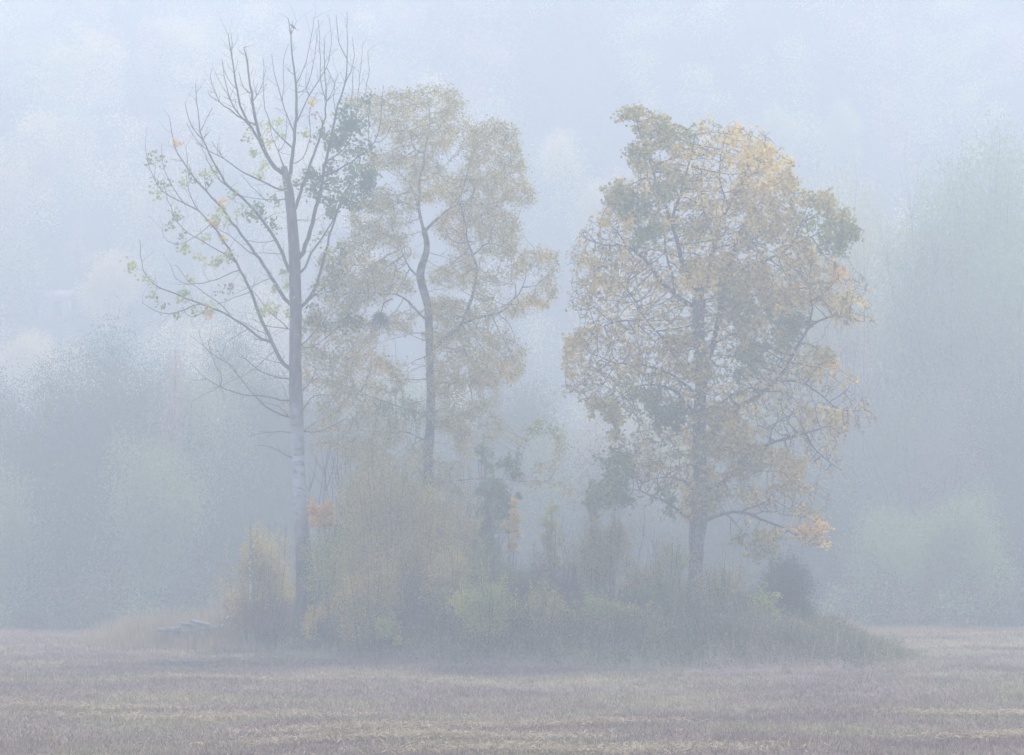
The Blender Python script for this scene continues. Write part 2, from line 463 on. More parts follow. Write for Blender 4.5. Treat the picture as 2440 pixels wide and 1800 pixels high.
class Skel:
    def __init__(self, trunk, Y, rng, step=0.3):
        """trunk: (px, py, r_px) list from the foot up"""
        self.rng = rng; self.Y = Y; self.k = F / Y; self.step = step
        self.pos = []; self.par = []; self.r = []; self.limb = []; self.img = []
        self.ends = {}
        self._line([(a, b) for a, b, c in trunk], [c for a, b, c in trunk], Y, 0.0, -1, 0, curve=0)
        self.nl = 0

    def _line(self, pts, rpx, Y0, slope, parent, limb, curve=0.0):
        pts = np.array(pts, float); rpx = np.array(rpx, float)
        seg = np.linalg.norm(np.diff(pts, axis=0), axis=1)
        L_ = np.concatenate([[0], np.cumsum(seg)])
        n = max(2, int(L_[-1] / self.k / self.step) + 1)
        t = np.linspace(0, L_[-1], n)
        # smooth interpolation: linear then light relaxation
        x = np.interp(t, L_, pts[:, 0]); y = np.interp(t, L_, pts[:, 1]); r = np.interp(t, L_, rpx)
        for _ in range(2):
            x[1:-1] = 0.25 * x[:-2] + 0.5 * x[1:-1] + 0.25 * x[2:]
            y[1:-1] = 0.25 * y[:-2] + 0.5 * y[1:-1] + 0.25 * y[2:]
        j = self.rng.normal(size=(2, n)) * (0.9 if limb else 0.3)
        x[1:] += j[0][1:]; y[1:] += j[1][1:]
        Yd = Y0 + slope * t / self.k + curve * np.sin(t / self.k * 0.9) * 0.25
        P = W(x, y, Yd)
        prev = parent
        for a in range(n):
            self.pos.append(P[a]); self.par.append(prev); self.r.append(r[a] / self.k); self.limb.append(limb)
            self.img.append((x[a], y[a]))
            prev = len(self.pos) - 1

    def add(self, reg, pts, r0, r1=1.2, slope=None, sub=False):
        """a limb traced in a picture region; r0/r1 radius in photo pixels. It starts from the nearest wood."""
        p = src(reg, pts)
        im = np.array(self.img)
        d = np.hypot(im[:, 0] - p[0][0], im[:, 1] - p[0][1])
        # prefer thick wood
        d = d - np.minimum(np.array(self.r) * self.k, 6) * 0.5
        a = int(np.argmin(d))
        Ya = self.pos[a][1]
        limb = self.limb[a]
        if limb == 0 and not sub:
            self.nl += 1; limb = self.nl
        if slope is None:
            slope = self.rng.uniform(-0.75, 0.75)
        pts2 = [tuple(im[a])] + [(q[0], q[1]) for q in p]
        n = len(pts2)
        rr = np.linspace(r0, r1, n)
        rr[0] = r0 * 1.15
        self._line(pts2, rr, Ya, slope, a, limb, curve=self.rng.uniform(-1, 1))

    def colonize(self, A, D=0.28, kill=0.35, iters=90, rtip=0.008, up=0.05, expo=2.3, maxn=30000):
        rng = self.rng
        n0 = len(self.pos)
        pos = list(self.pos)
        NP = np.array(pos)
        nd = np.full(len(A), 1e9); ni = np.zeros(len(A), int)
        for c in range(0, len(NP), 400):
            d = np.linalg.norm(A[:, None] - NP[None, c:c + 400], axis=2)
            m = d.argmin(1); dm = d[np.arange(len(A)), m]
            u = dm < nd; nd[u] = dm[u]; ni[u] = m[u] + c
        alive = nd > kill
        newpar = []
        usedcount = {}
        for it in range(iters):
            if not alive.any() or len(pos) > maxn:
                break
            idx = np.where(alive)[0]
            tgt = ni[idx]
            vec = A[idx] - np.array(pos)[tgt]
            vec /= np.linalg.norm(vec, axis=1)[:, None] + 1e-9
            uq, inv = np.unique(tgt, return_inverse=True)
            S = np.zeros((len(uq), 3)); np.add.at(S, inv, vec)
            S += rng.normal(size=S.shape) * 0.35
            S[:, 2] += up
            S /= np.linalg.norm(S, axis=1)[:, None] + 1e-9
            new = []
            for q, s in zip(uq, S):
                c = usedcount.get(q, 0)
                if c >= 3:
                    # stuck attractors: drop them
                    alive[idx[tgt == q]] = False
                    continue
                usedcount[q] = c + 1
                new.append(np.array(pos[q]) + s * D)
                pos.append(new[-1]); newpar.append(int(q))
            if not new:
                break
            NN = np.array(new); base = len(pos) - len(new)
            ia = np.where(alive)[0]
            for c in range(0, len(NN), 400):
                d = np.linalg.norm(A[ia][:, None] - NN[None, c:c + 400], axis=2)
                m = d.argmin(1); dm = d[np.arange(len(ia)), m]
                u = dm < nd[ia]
                nd[ia[u]] = dm[u]; ni[ia[u]] = m[u] + c + base
            alive &= nd > kill
        for k, q in enumerate(newpar):
            self.pos.append(pos[n0 + k]); self.par.append(q); self.r.append(0.0); self.limb.append(self.limb[q])
        n = len(self.pos)
        acc = np.zeros(n)
        rr = np.array(self.r)
        has = np.zeros(n, bool)
        for k in range(n - 1, n0 - 1, -1):
            if not has[k]:
                acc[k] = rtip ** expo
            rr[k] = acc[k] ** (1 / expo)
            q = self.par[k]
            has[q] = True
            acc[q] += acc[k]
        for k in range(n0, n):
            q = self.par[k]
            rr[k] = min(rr[k], max(rr[q] * 0.92, rtip * 0.8))
        self.r = list(rr)
        self.n0 = n0

    def build(self, root, trunk_mat, limb_mat, trunk_sides=14, flare=True):
        n = len(self.pos)
        kids = [[] for _ in range(n)]
        for k in range(n):
            if self.par[k] >= 0:
                kids[self.par[k]].append(k)
        started = [0]
        done = set()
        QBs = {}
        stack = [(0, -1)]
        P = np.array(self.pos); R = np.array(self.r)
        while stack:
            s, pr = stack.pop()
            chain = [s] if pr < 0 else [pr, s]
            cur = s
            while kids[cur]:
                ks = kids[cur]
                same = [q for q in ks if self.limb[q] == self.limb[cur]] or ks
                nxt = max(same, key=lambda q: (R[q], -q))
                if self.limb[nxt] != self.limb[cur]:
                    nxt = None
                for q in ks:
                    if q != nxt:
                        stack.append((q, cur))
                if nxt is None:
                    break
                chain.append(nxt); cur = nxt
            lid = self.limb[s]
            qb = QBs.setdefault(lid, QB())
            rr = R[chain].copy()
            if pr >= 0:
                rr[0] = min(rr[0], rr[1] * 1.15)
            big = rr.max()
            sides = trunk_sides if big > 0.12 else (8 if big > 0.05 else (5 if big > 0.02 else 3))
            qb.tube(P[chain], rr, sides, cap=(pr < 0 and trunk_sides % 2 == 0))
        for lid, qb in sorted(QBs.items()):
            if lid == 0:
                part('trunk', qb, trunk_mat, root, smooth_shade=True)
            else:
                part('branch', qb, limb_mat, root, smooth_shade=True)


def spurs(sk, rng, n, length=(0.3, 1.2), min_r=0.0, upw=0.6):
    """short side twigs on the traced limbs"""
    P = np.array(sk.pos); lim = np.array(sk.limb); N = len(P)
    cand = np.where(lim > 0)[0]
    for _ in range(n):
        a = int(rng.choice(cand))
        q = sk.par[a]
        if q < 0: continue
        t = P[a] - P[q]; t /= np.linalg.norm(t) + 1e-9
        d = rng.normal(size=3); d -= d.dot(t) * t; d /= np.linalg.norm(d)
        v = t * 0.7 + d * 0.8; v[2] += upw * 0.4; v /= np.linalg.norm(v)
        L_ = rng.uniform(*length); m = max(2, int(L_ / 0.18))
        cur = P[a].copy(); prev = a
        r0 = min(sk.r[a] * 0.6, 0.016)
        for k in range(m):
            v = v + rng.normal(size=3) * 0.16; v[2] += 0.10 * upw; v /= np.linalg.norm(v)
            cur = cur + v * L_ / m
            sk.pos.append(cur.copy()); sk.par.append(prev); sk.limb.append(sk.limb[a]); sk.img.append((0, 0))
            sk.r.append(max(0.006, r0 * (1 - 0.6 * (k + 1) / m)))
            prev = len(sk.pos) - 1


def clump_pts(reg, cl, Y, rng, dens, depth_fn):
    """cl: (cx, cy, rx, ry[, kind[, density factor]]) ellipses in a picture region -> dict kind -> points"""
    out = []
    ox, oy, s = REG[reg]
    k = F / Y
    for c in cl:
        cx, cy, rx, ry = ox + c[0] / s, oy + c[1] / s, c[2] / s, c[3] / s
        kind = c[4] if len(c) > 4 else None
        f = c[5] if len(c) > 5 else 1.0
        dd = depth_fn(cx, cy)
        n = max(3, int(math.pi * rx * ry / k / k * dens * f))
        m = max(2, n // 9)
        u = rng.normal(size=(m, 3)); u /= np.linalg.norm(u, axis=1)[:, None]
        u *= rng.uniform(0.1, 1.12, (m, 1)) ** 0.5
        dr = min(rx, ry * 1.3) / k
        C = W(cx + u[:, 0] * rx, cy + u[:, 1] * ry, Y + dd + u[:, 2] * dr)
        g_ = np.minimum(0.25, 0.35 * min(rx, ry) / k)
        P = C[rng.integers(0, m, n)] + rng.normal(size=(n, 3)) * g_ * np.array([1.1, 1.1, 0.75])
        out.append((kind, P))
    return out


def unW(P):
    P = np.asarray(P, float)
    x, y, z = P[:, 0], P[:, 1], P[:, 2] - CZ
    f = y * cp + z * sp
    u = -y * sp + z * cp
    return 1220 + F * x / f, 900 - F * u / f


def to_src(reg, cl):
    ox, oy, s = REG[reg]
    return [(ox + c[0] / s, oy + c[1] / s, c[2] / s, c[3] / s, c[4] if len(c) > 4 else None, c[5] if len(c) > 5 else 1.0) for c in cl]


def fill_crown(ell, Y, rng, n, cx0, cy0, rx0, ry0, dm, grow=1.08):
    """points spread through the volume of a crown whose outline is the union of ellipses"""
    E = np.array([e[:4] for e in ell], float)
    out = []
    while sum(len(o) for o in out) < n:
        x = rng.uniform(cx0 - rx0 * 1.25, cx0 + rx0 * 1.25, 6000); y = rng.uniform(cy0 - ry0 * 1.25, cy0 + ry0 * 1.25, 6000)
        d = (((x[:, None] - E[:, 0]) / E[:, 2]) ** 2 + ((y[:, None] - E[:, 1]) / E[:, 3]) ** 2).min(1)
        k = d < grow ** 2
        x, y = x[k], y[k]
        t = ((x - cx0) / rx0) ** 2 + ((y - cy0) / ry0) ** 2
        dep = np.sqrt(np.clip(1 - t, .05, 1)) * dm * rng.uniform(-1, 1, len(x))
        out.append(W(x, y, Y + dep))
    return np.concatenate(out)[:n]


def leafage(sk, ell, rng, per, spread, size, aspect, root, up=0.3, base=('ochre', 0.0), rmax=0.035):
    """leaves along the fine twigs, as many and of the colour the ellipses say"""
    E = np.array([e[:4] for e in ell], float); fe = np.array([e[5] for e in ell]); kinds_ = [e[4] for e in ell]
    idx = np.array([k for k in range(sk.n0, len(sk.pos)) if sk.r[k] < rmax])
    P = np.array(sk.pos)[idx]
    x, y = unW(P)
    nz = rng.normal(size=(2, len(x))) * 5 + 9 * np.stack([np.sin(y * .11 + x * .07), np.sin(x * .13 - y * .06)])
    d = np.sqrt((((x + nz[0])[:, None] - E[:, 0]) / E[:, 2]) ** 2 + (((y + nz[1])[:, None] - E[:, 1]) / E[:, 3]) ** 2)
    w = fe * np.clip(2.2 * (1.22 - d), 0, 1)
    tot = np.maximum(w.max(1), base[1])
    pick = (w * rng.uniform(.3, 1, w.shape)).argmax(1)
    none = w.max(1) < base[1]
    n = rng.poisson(per * tot)
    by = {}
    for kind in sorted(set(kinds_) | {base[0]}):
        if kind is None: continue
        km = np.array([kk == kind for kk in kinds_])[pick] & ~none
        if kind == base[0]: km = km | none
        if not km.any(): continue
        r_ = np.repeat(P[km], n[km], axis=0)
        if len(r_) == 0: continue
        L_ = r_ + rng.normal(size=r_.shape) * spread
        L_[:, 2] -= np.abs(rng.normal(size=len(r_))) * spread * .4
        q = QB(); q.leaves(L_, size, rng, aspect, up)
        by[kind] = len(L_)
        part('foliage', q, M[kind], root, LN.get(kind))
    print('LEAVES', root.name, by)


LN = {'green': 'green leaves', 'dark_green': 'dense dark green leaves', 'lime': 'pale yellow-green leaves', 'yellow': 'bright yellow leaves', 'orange': 'orange leaves',
      'rust': 'small reddish-brown leaves', 'olive': 'olive yellow leaves', 'ochre': 'ochre brown leaves', 'birch_leaf': 'small dull yellow leaves', 'bush_leaf': 'small olive yellow leaves'}

# ================================================================= ASPEN (left, nearly bare)
rng = np.random.default_rng(11)
YA = 88.0
tr = [(735, 1520, 36), (732, 1480, 29), (729, 1400, 24), (722, 1295, 18), (716, 1220, 16.5), (710, 1106, 15.5), (706, 980, 17), (703, 880, 15),
      (705, 750, 14.5), (703, 650, 14), (701, 594, 13.5), (694, 504, 12), (688, 450, 11.5), (680, 412, 8.5), (676.5, 398, 7.5)]
A_ = Skel(tr, YA, rng)
ad = A_.add
ad('A', [(1400, 1400), (1412, 1200), (1432, 1100), (1452, 900), (1450, 750), (1443, 620), (1425, 500), (1413, 350), (1408, 200), (1390, 150)], 6.5, 1.1, 0.05)
ad('A', [(1415, 260), (1425, 200), (1422, 155)], 1.2, .8, 0)
ad('A', [(1420, 260), (1440, 230), (1450, 165)], 1.1, .7, .1)
ad('A', [(1400, 600), (1370, 540), (1365, 500)], 1.3, .8)
ad('A', [(1450, 635), (1490, 580), (1530, 450), (1565, 300), (1580, 140)], 1.9, .8, .2)
ad('A', [(1460, 728), (1510, 715), (1545, 640), (1580, 470), (1605, 330), (1608, 225)], 1.7, .8, -.3)
ad('A', [(1470, 930), (1500, 830), (1560, 700), (1620, 590), (1680, 530), (1710, 420), (1720, 300), (1700, 150)], 2.6, .8, .35)
ad('A', [(1515, 740), (1515, 640), (1520, 555)], 1.6, .9, -.2)
ad('A', [(1440, 1270), (1500, 1210), (1560, 1060), (1555, 900), (1540, 800), (1610, 700)], 1.8, .8, -.5)
ad('A', [(1450, 1590), (1500, 1380), (1550, 1270), (1590, 1150), (1640, 1000), (1660, 900), (1680, 780), (1670, 550), (1655, 400), (1660, 290)], 5.5, .9, .3)
ad('A', [(1680, 780), (1640, 700), (1625, 560), (1640, 450), (1620, 250), (1615, 160)], 1.9, .8, .2)
ad('A', [(1685, 775), (1720, 740), (1725, 680), (1745, 620), (1765, 565)], 1.6, .8)
ad('A', [(1655, 930), (1635, 880), (1610, 840)], 1.4, .8)
ad('A', [(1700, 500), (1720, 580), (1740, 640)], 1.2, .8)
ad('B', [(1385, 400), (1400, 340), (1440, 230), (1480, 100), (1490, 0), (1540, -130), (1560, -300), (1600, -460), (1625, -580), (1650, -720), (1670, -800), (1715, -930), (1740, -1050), (1740, -1250), (1740, -1500)], 8, .9, .1)
ad('A', [(1760, 850), (1730, 780), (1720, 700), (1740, 620)], 1.5, .8)
ad('A', [(1825, 440), (1800, 400), (1765, 340), (1755, 200), (1750, 120)], 1.7, .8, .1)
ad('A', [(1825, 640), (1870, 560), (1895, 440), (1890, 350), (1872, 285)], 1.6, .8, .3)
ad('A', [(1670, 1355), (1760, 1290), (1900, 1210), (2035, 1110), (2080, 1000), (2090, 850), (2110, 650)], 3, .8, -.4)
ad('A', [(2040, 1105), (2100, 1090), (2150, 1030), (2172, 940)], 1.5, .8, -.2)
ad('A', [(1700, 1240), (1740, 1180), (1820, 1150), (1900, 920), (1910, 800), (1920, 640), (1945, 480), (1948, 350)], 2.4, .8, .5)
ad('A', [(1905, 860), (1960, 760), (1990, 640), (2005, 530), (1988, 390)], 1.5, .8, .2)
ad('A', [(1850, 900), (1865, 760), (1880, 600), (1878, 520)], 1.5, .8)
ad('A', [(2000, 1130), (1995, 900), (2015, 690)], 1.5, .8)
ad('B', [(1385, 770), (1430, 700), (1480, 640), (1530, 500), (1560, 380), (1600, 200), (1660, 30), (1700, -80), (1740, -180), (1800, -260), (1850, -400)], 6, 1, -.4)
ad('B', [(1430, 700), (1500, 650), (1560, 590), (1680, 500)], 3.2, 1, .6)
ad('B', [(1385, 505), (1430, 430), (1450, 340), (1500, 270), (1560, 200), (1640, 60), (1700, -50), (1760, -180), (1850, -330)], 4.5, 1, .5)
ad('B', [(1400, 1060), (1440, 970), (1490, 910), (1560, 860)], 3.2, 1, .3)
ad('B', [(1400, 1075), (1480, 1040), (1600, 960), (1660, 900)], 2.2, .9, -.4)
ad('B', [(1400, 1400), (1450, 1360), (1480, 1280), (1500, 1200)], 2.8, .9, .3)
ad('B', [(1400, 1560), (1430, 1480), (1450, 1400), (1600, 1400)], 3.2, .9, -.4)
ad('C', [(710, 180), (760, 90), (880, 60), (970, 10)], 2, .8, .4)
ad('C', [(715, 190), (830, 160), (950, 110), (1050, 40)], 2.4, .8, -.5)
ad('C', [(600, 155), (500, 150), (370, 165), (290, 195)], 2.0, .8, .2)
ad('C', [(500, 150), (400, 145), (365, 150)], 1, .7, .2)
ad('C', [(620, 380), (560, 320), (470, 265), (360, 258)], 2.2, .8, -.3)
ad('B', [(1360, 75), (1430, 72), (1500, 80)], 1.2, .8, -.3)
# left side
ad('A', [(1340, 1340), (1250, 1240), (1190, 1100), (1150, 950), (1120, 820), (1110, 700), (1085, 580), (1075, 400), (1068, 380), (1050, 365)], 7.5, 1, .1)
ad('A', [(1068, 385), (1080, 345)], 1.2, .8, 0)
ad('A', [(1120, 740), (1080, 720), (1040, 660), (1015, 600), (1013, 545)], 2, .8, .5)
ad('A', [(1130, 760), (1180, 690), (1210, 610), (1228, 500)], 1.6, .8)
ad('A', [(1125, 740), (1130, 660), (1122, 620)], 1.2, .8)
ad('A', [(1230, 1200), (1180, 1080), (1100, 960), (1040, 860), (1000, 700), (980, 560), (965, 460), (935, 330), (935, 265)], 5.5, .9, -.3)
ad('A', [(965, 460), (972, 380), (955, 258)], 1.3, .8, .1)
ad('A', [(1080, 940), (1010, 880), (960, 770), (915, 650), (895, 520), (885, 450)], 3, .8, .3)
ad('A', [(1150, 965), (1060, 920), (940, 830), (850, 750), (808, 740)], 3.2, 1, -.2)
ad('A', [(845, 745), (840, 700), (800, 620), (797, 585)], 1.4, .8)
ad('A', [(960, 770), (900, 680), (835, 545)], 1.8, .8, .3)
ad('A', [(980, 660), (930, 630), (900, 530)], 1.3, .8)
ad('A', [(1130, 830), (1095, 770), (1090, 700)], 1.5, .8)
ad('A', [(960, 770), (1010, 790), (1050, 795)], 1.4, .8)
ad('A', [(1410, 1110), (1330, 1040), (1250, 960), (1210, 850), (1200, 700), (1200, 450)], 2.8, .8, .4)
ad('A', [(1410, 970), (1380, 900), (1350, 780), (1310, 660), (1290, 570), (1260, 500), (1262, 410)], 2.4, .8, .5)
ad('A', [(1355, 780), (1350, 600), (1350, 420), (1390, 330)], 1.4, .7)
ad('A', [(1360, 1260), (1330, 1170), (1270, 1080), (1250, 960)], 2.6, .9, -.6)
ad('A', [(1330, 1170), (1370, 1100), (1380, 960), (1375, 900)], 1.4, .8, -.6)
ad('A', [(1345, 1465), (1310, 1440), (1200, 1370), (1080, 1320), (1000, 1280), (900, 1200), (810, 1165), (740, 1100), (690, 1083)], 3.6, 1, .5)
ad('A', [(900, 1210), (840, 1110), (805, 1070)], 1.5, .8)
ad('A', [(835, 1170), (850, 1100), (862, 1040)], 1.1, .7)
ad('B', [(1300, 520), (1290, 420), (1250, 320), (1200, 230), (1140, 140), (1055, 22), (960, -80), (860, -150), (790, -240), (740, -350), (680, -450), (650, -520), (610, -660), (600, -800), (590, -940)], 6.2, .9, -.35)
ad('A', [(735, 1075), (650, 960), (615, 880), (605, 780)], 2, .8, .2)
ad('A', [(740, 1000), (770, 900), (808, 820)], 1.4, .8)
ad('A', [(730, 1090), (640, 1020), (620, 930)], 1.6, .8, -.3)
ad('A', [(950, 1440), (840, 1340), (780, 1230), (730, 1110)], 2.2, .9, .2)
ad('A', [(1365, 1515), (1240, 1520), (1130, 1505), (1020, 1480)], 2.1, .9, .5)
ad('A', [(1240, 1515), (1150, 1450), (1080, 1390), (1035, 1330)], 1.5, .8, -.3)
ad('B', [(1290, 720), (1220, 600), (1150, 490), (1100, 400), (1030, 330), (970, 220), (880, 120), (800, 0), (730, -80), (640, -170), (565, -260), (510, -340), (430, -460), (405, -590), (390, -700)], 6.2, .9, .25)
ad('A', [(640, 1440), (635, 1300), (615, 1100)], 1.4, .7, .2)
ad('A', [(745, 1440), (738, 1350), (760, 1270)], 1.4, .7, .2)
ad('A', [(590, 1240), (530, 1250), (505, 1200)], 1.1, .7)
ad('A', [(600, 1240), (525, 1120)], 1.1, .7)
ad('B', [(1300, 1230), (1240, 1140), (1170, 1020), (1110, 880), (1050, 750), (1010, 600), (930, 470), (870, 330), (800, 230), (720, 120), (650, 40), (600, -10), (540, -100), (520, -260)], 6.8, 1, .1)
ad('B', [(640, 30), (550, -30), (470, -70), (370, -100), (300, -170), (260, -250), (225, -350), (208, -480)], 2.4, .8, -.2)
ad('A', [(570, 1540), (540, 1450), (490, 1370), (430, 1260), (430, 1100)], 1.7, .7, .2)
ad('B', [(1170, 1030), (1080, 970), (980, 900), (910, 830), (800, 780), (700, 740), (600, 710), (510, 660), (430, 630), (320, 600), (250, 560), (200, 490), (175, 380), (172, 220)], 4.2, .8, -.25)
ad('B', [(870, 820), (830, 750), (740, 690), (620, 600), (520, 540), (480, 480), (450, 420)], 2.0, .8, .4)
ad('B', [(920, 455), (850, 480), (760, 530), (640, 560), (560, 570), (480, 560), (420, 520), (400, 470), (402, 410)], 1.9, .8, .3)
ad('B', [(600, 710), (520, 750), (400, 805), (320, 795), (270, 770), (220, 720), (190, 705)], 1.8, .8, .2)
ad('B', [(680, 765), (600, 820), (550, 830), (500, 800), (485, 740)], 1.5, .8, -.2)
ad('B', [(720, 125), (665, 140), (600, 200), (510, 260), (390, 270), (345, 220), (335, 150)], 1.5, .7, -.3)
ad('B', [(890, 385), (800, 330), (700, 270), (600, 220), (520, 170), (450, 110), (400, 0), (370, -120), (345, -200)], 2.2, .8, .3)
ad('B', [(985, 620), (930, 640), (870, 680), (750, 720)], 1.5, .8)
ad('B', [(1140, 510), (1080, 560), (1000, 590), (930, 620)], 1.5, .8)
ad('B', [(1050, 380), (980, 300), (900, 240), (820, 170), (740, 130)], 2.4, .9, .1)
ad('B', [(1195, 250), (1120, 265), (1050, 240), (975, 228)], 1.5, .8)
ad('B', [(1240, 325), (1150, 335), (1040, 330)], 1.3, .8)
ad('B', [(1295, 895), (1200, 890), (1130, 885), (1040, 850), (1020, 815)], 1.8, .8, .5)
ad('B', [(1285, 860), (1200, 820), (1140, 780), (1100, 720), (1050, 640), (1000, 590)], 2, .9, .4)
ad('B', [(1150, 950), (1080, 930), (1000, 880), (930, 840)], 1.5, .8)
ad('B', [(1290, 1285), (1200, 1270), (1100, 1240), (1030, 1190), (970, 1130), (930, 1080), (880, 1050)], 2.8, .9, .3)
ad('B', [(960, 1130), (905, 1110)], 1.2, .8)
ad('B', [(1300, 1460), (1200, 1430), (1100, 1400), (1000, 1415), (900, 1390), (800, 1350), (680, 1300), (620, 1230), (550, 1150)], 3, .8, -.3)
ad('B', [(680, 1300), (560, 1290)], 1.1, .7)
ad('B', [(1290, 1580), (1200, 1540), (1100, 1470), (1030, 1400), (960, 1330), (900, 1230), (830, 1150), (750, 1060)], 3.2, .8, .3)
ad('B', [(1290, 1520), (1230, 1480), (1100, 1460)], 2.2, .9, -.1)
ad('B', [(900, 1230), (880, 1160), (800, 1150), (700, 1090), (650, 1050), (615, 920)], 1.7, .8)
ad('B', [(820, 1280), (740, 1180), (690, 1080), (690, 1010)], 1.4, .8)
ad('B', [(1170, 1060), (1120, 1130), (1000, 1240), (820, 1310), (700, 1380), (560, 1450)], 1.2, .6, .3)
ad('B', [(1240, 1165), (1160, 1150), (1090, 1120)], 1.6, .8)
ad('B', [(970, 910), (900, 960), (830, 1000)], 1.3, .8)
spurs(A_, rng, 620, (0.25, 0.85))
fork = W(735, 1518, YA)
root = thing('aspen_tree', 'tall nearly bare aspen with a snapped trunk top, leftmost of the three big trees', 'tree',
             (fork[0], YA, zg(fork[0], YA)))
depA = {}


def skel_depth(sk, maxd):
    im = np.array(sk.img); Yp = np.array(sk.pos)[:len(im), 1]

    def f(cx, cy):
        d = np.hypot(im[:, 0] - cx, im[:, 1] - cy)
        k = int(np.argmin(d))
        return float(Yp[k] - sk.Y)
    return f


CLA = [(365, 1170, 20, 15, 'green', .7), (370, 1250, 45, 40, 'green', .6), (430, 1200, 18, 30, 'green', .7), (385, 1380, 22, 25, 'green'), (390, 1470, 20, 15, 'lime', .6),
       (660, 1320, 42, 50, 'green', .8), (620, 1400, 30, 25, 'lime', .8), (760, 1310, 35, 28, 'lime', .6), (820, 1300, 22, 18, 'lime', .5), (780, 1370, 20, 18, 'green', .6),
       (470, 1400, 18, 14, 'green', .5), (970, 1470, 28, 15, 'lime', .6), (840, 1600, 90, 40, 'lime', .7), (1010, 1590, 50, 30, 'lime', .6), (1100, 1030, 25, 40, 'lime', .6), (1140, 1160, 25, 20, 'lime', .5),
       (1160, 1260, 50, 40, 'lime', .7), (1190, 1320, 35, 30, 'lime', .5), (1240, 960, 30, 40, 'lime', .6), (1240, 1090, 20, 40, 'lime', .6), (1325, 930, 28, 30, 'lime', .6), (1490, 1010, 30, 60, 'lime', .6),
       (1340, 1050, 60, 30, 'lime', .35), (1570, 790, 12, 22, 'yellow'), (545, 1085, 8, 8, 'orange', .8), (905, 1535, 24, 16, 'orange', .35), (1220, 1590, 90, 55, 'green', .9), (1290, 1500, 60, 40, 'green', .6), (550, 1620, 50, 30, 'green', .6),
       (1620, 880, 60, 60, 'rust', .25), (1560, 1000, 60, 80, 'rust', .25),
       (1830, 860, 50, 80, 'dark_green', .8), (1790, 960, 90, 70, 'dark_green'), (1750, 1070, 100, 80, 'dark_green'), (1940, 930, 60, 70, 'dark_green', 1.1), (1880, 1060, 90, 80, 'dark_green', .9),
       (1985, 760, 14, 18, 'dark_green'), (1640, 1400, 110, 100, 'dark_green', .9), (1570, 1290, 70, 60, 'dark_green', .7), (1660, 1500, 80, 60, 'dark_green', .9), (1950, 1400, 110, 130, 'dark_green', 1.1),
       (1870, 1300, 60, 50, 'dark_green', .8), (2030, 1180, 30, 70, 'dark_green', .6), (2020, 1290, 60, 50, 'dark_green', .9), (1840, 1520, 90, 70, 'dark_green', .9), (1700, 1590, 90, 50, 'dark_green', .8), (1490, 1340, 40, 50, 'green', .6),
       (1330, 1560, 60, 50, 'green', .5), (1380, 1390, 50, 50, 'lime', .4),
       (1800, 1180, 60, 60, 'green', .7), (1720, 1250, 60, 60, 'dark_green', .5), (1900, 1190, 60, 60, 'green', .8), (1990, 1060, 40, 60, 'green', .6), (1780, 1410, 80, 70, 'green', .7), (1690, 1320, 60, 60, 'green', .6), (2010, 1420, 60, 80, 'dark_green', .6),
       (1840, 1000, 60, 60, 'green', .6), (1770, 860, 40, 40, 'green', .5), (1600, 1450, 70, 60, 'green', .6), (1900, 1540, 70, 50, 'green', .7)]
CLB = [(450, 40, 40, 35, 'green', .6), (390, 135, 50, 30, 'green', .8), (490, 190, 40, 30, 'green', .6), (480, 300, 50, 30, 'lime', .6), (720, 50, 60, 50, 'lime', .7), (820, 115, 38, 40, 'lime', .8),
       (650, 220, 40, 40, 'lime', .6), (545, 300, 40, 20, 'lime', .4), (620, 370, 35, 25, 'lime', .6), (720, 410, 65, 60, 'lime', .9), (860, 350, 55, 55, 'lime', .7), (780, 235, 22, 20, 'yellow'), (705, 105, 32, 14, 'orange', .9),
       (140, 430, 50, 50, 'lime', .7), (218, 525, 22, 18, 'lime'), (550, 520, 30, 42, 'lime', .8), (270, 660, 32, 35, 'lime', .8), (318, 745, 42, 38, 'green', .8), (500, 615, 32, 40, 'lime', .9), (480, 690, 40, 30, 'lime', .6),
       (560, 765, 50, 28, 'lime', .6), (705, 725, 50, 40, 'lime', .8), (440, 800, 20, 12, 'green', .7), (690, 785, 14, 14, 'orange'), (880, 600, 40, 35, 'rust', .35), (780, 620, 40, 15, 'rust', .3),
       (1135, 740, 60, 60, 'lime', .8), (1080, 790, 26, 22, 'lime', .7), (1190, 590, 30, 30, 'lime', .6), (1290, 580, 40, 22, 'lime', .7), (1340, 695, 62, 28, 'yellow', .8), (1310, 790, 18, 25, 'lime', .7),
       (1250, 465, 34, 15, 'lime', .6), (1060, 60, 120, 50, 'green', .6), (1160, 100, 80, 55, 'green', .8), (1700, 290, 60, 60, 'green', .8), (1620, 460, 90, 80, 'dark_green', 1.0), (1560, 580, 70, 50, 'dark_green', .7),
       (1500, 720, 55, 60, 'green', .7), (1560, 880, 120, 70, 'dark_green', .7), (1720, 840, 120, 80, 'dark_green', .8), (1440, 1050, 50, 90, 'lime', .5), (1430, 880, 60, 60, 'green', .6), (1640, 300, 60, 50, 'lime', .8), (1800, 650, 70, 80, 'green', .8),
       (1560, 200, 60, 60, 'green', .5)]
fn = skel_depth(A_, 3)
cl = clump_pts('A', CLA, YA, rng, 75, fn) + clump_pts('B', CLB, YA, rng, 75, fn)
att = np.concatenate([p for k_, p in cl])
A_.colonize(att, D=0.12, kill=0.12, iters=80, rtip=0.005)
for k_ in range(A_.n0): A_.r[k_] *= (0.78 if A_.limb[k_] else 1.0)
A_.build(root, M['aspen_bark'], M['aspen_limb'], 16)


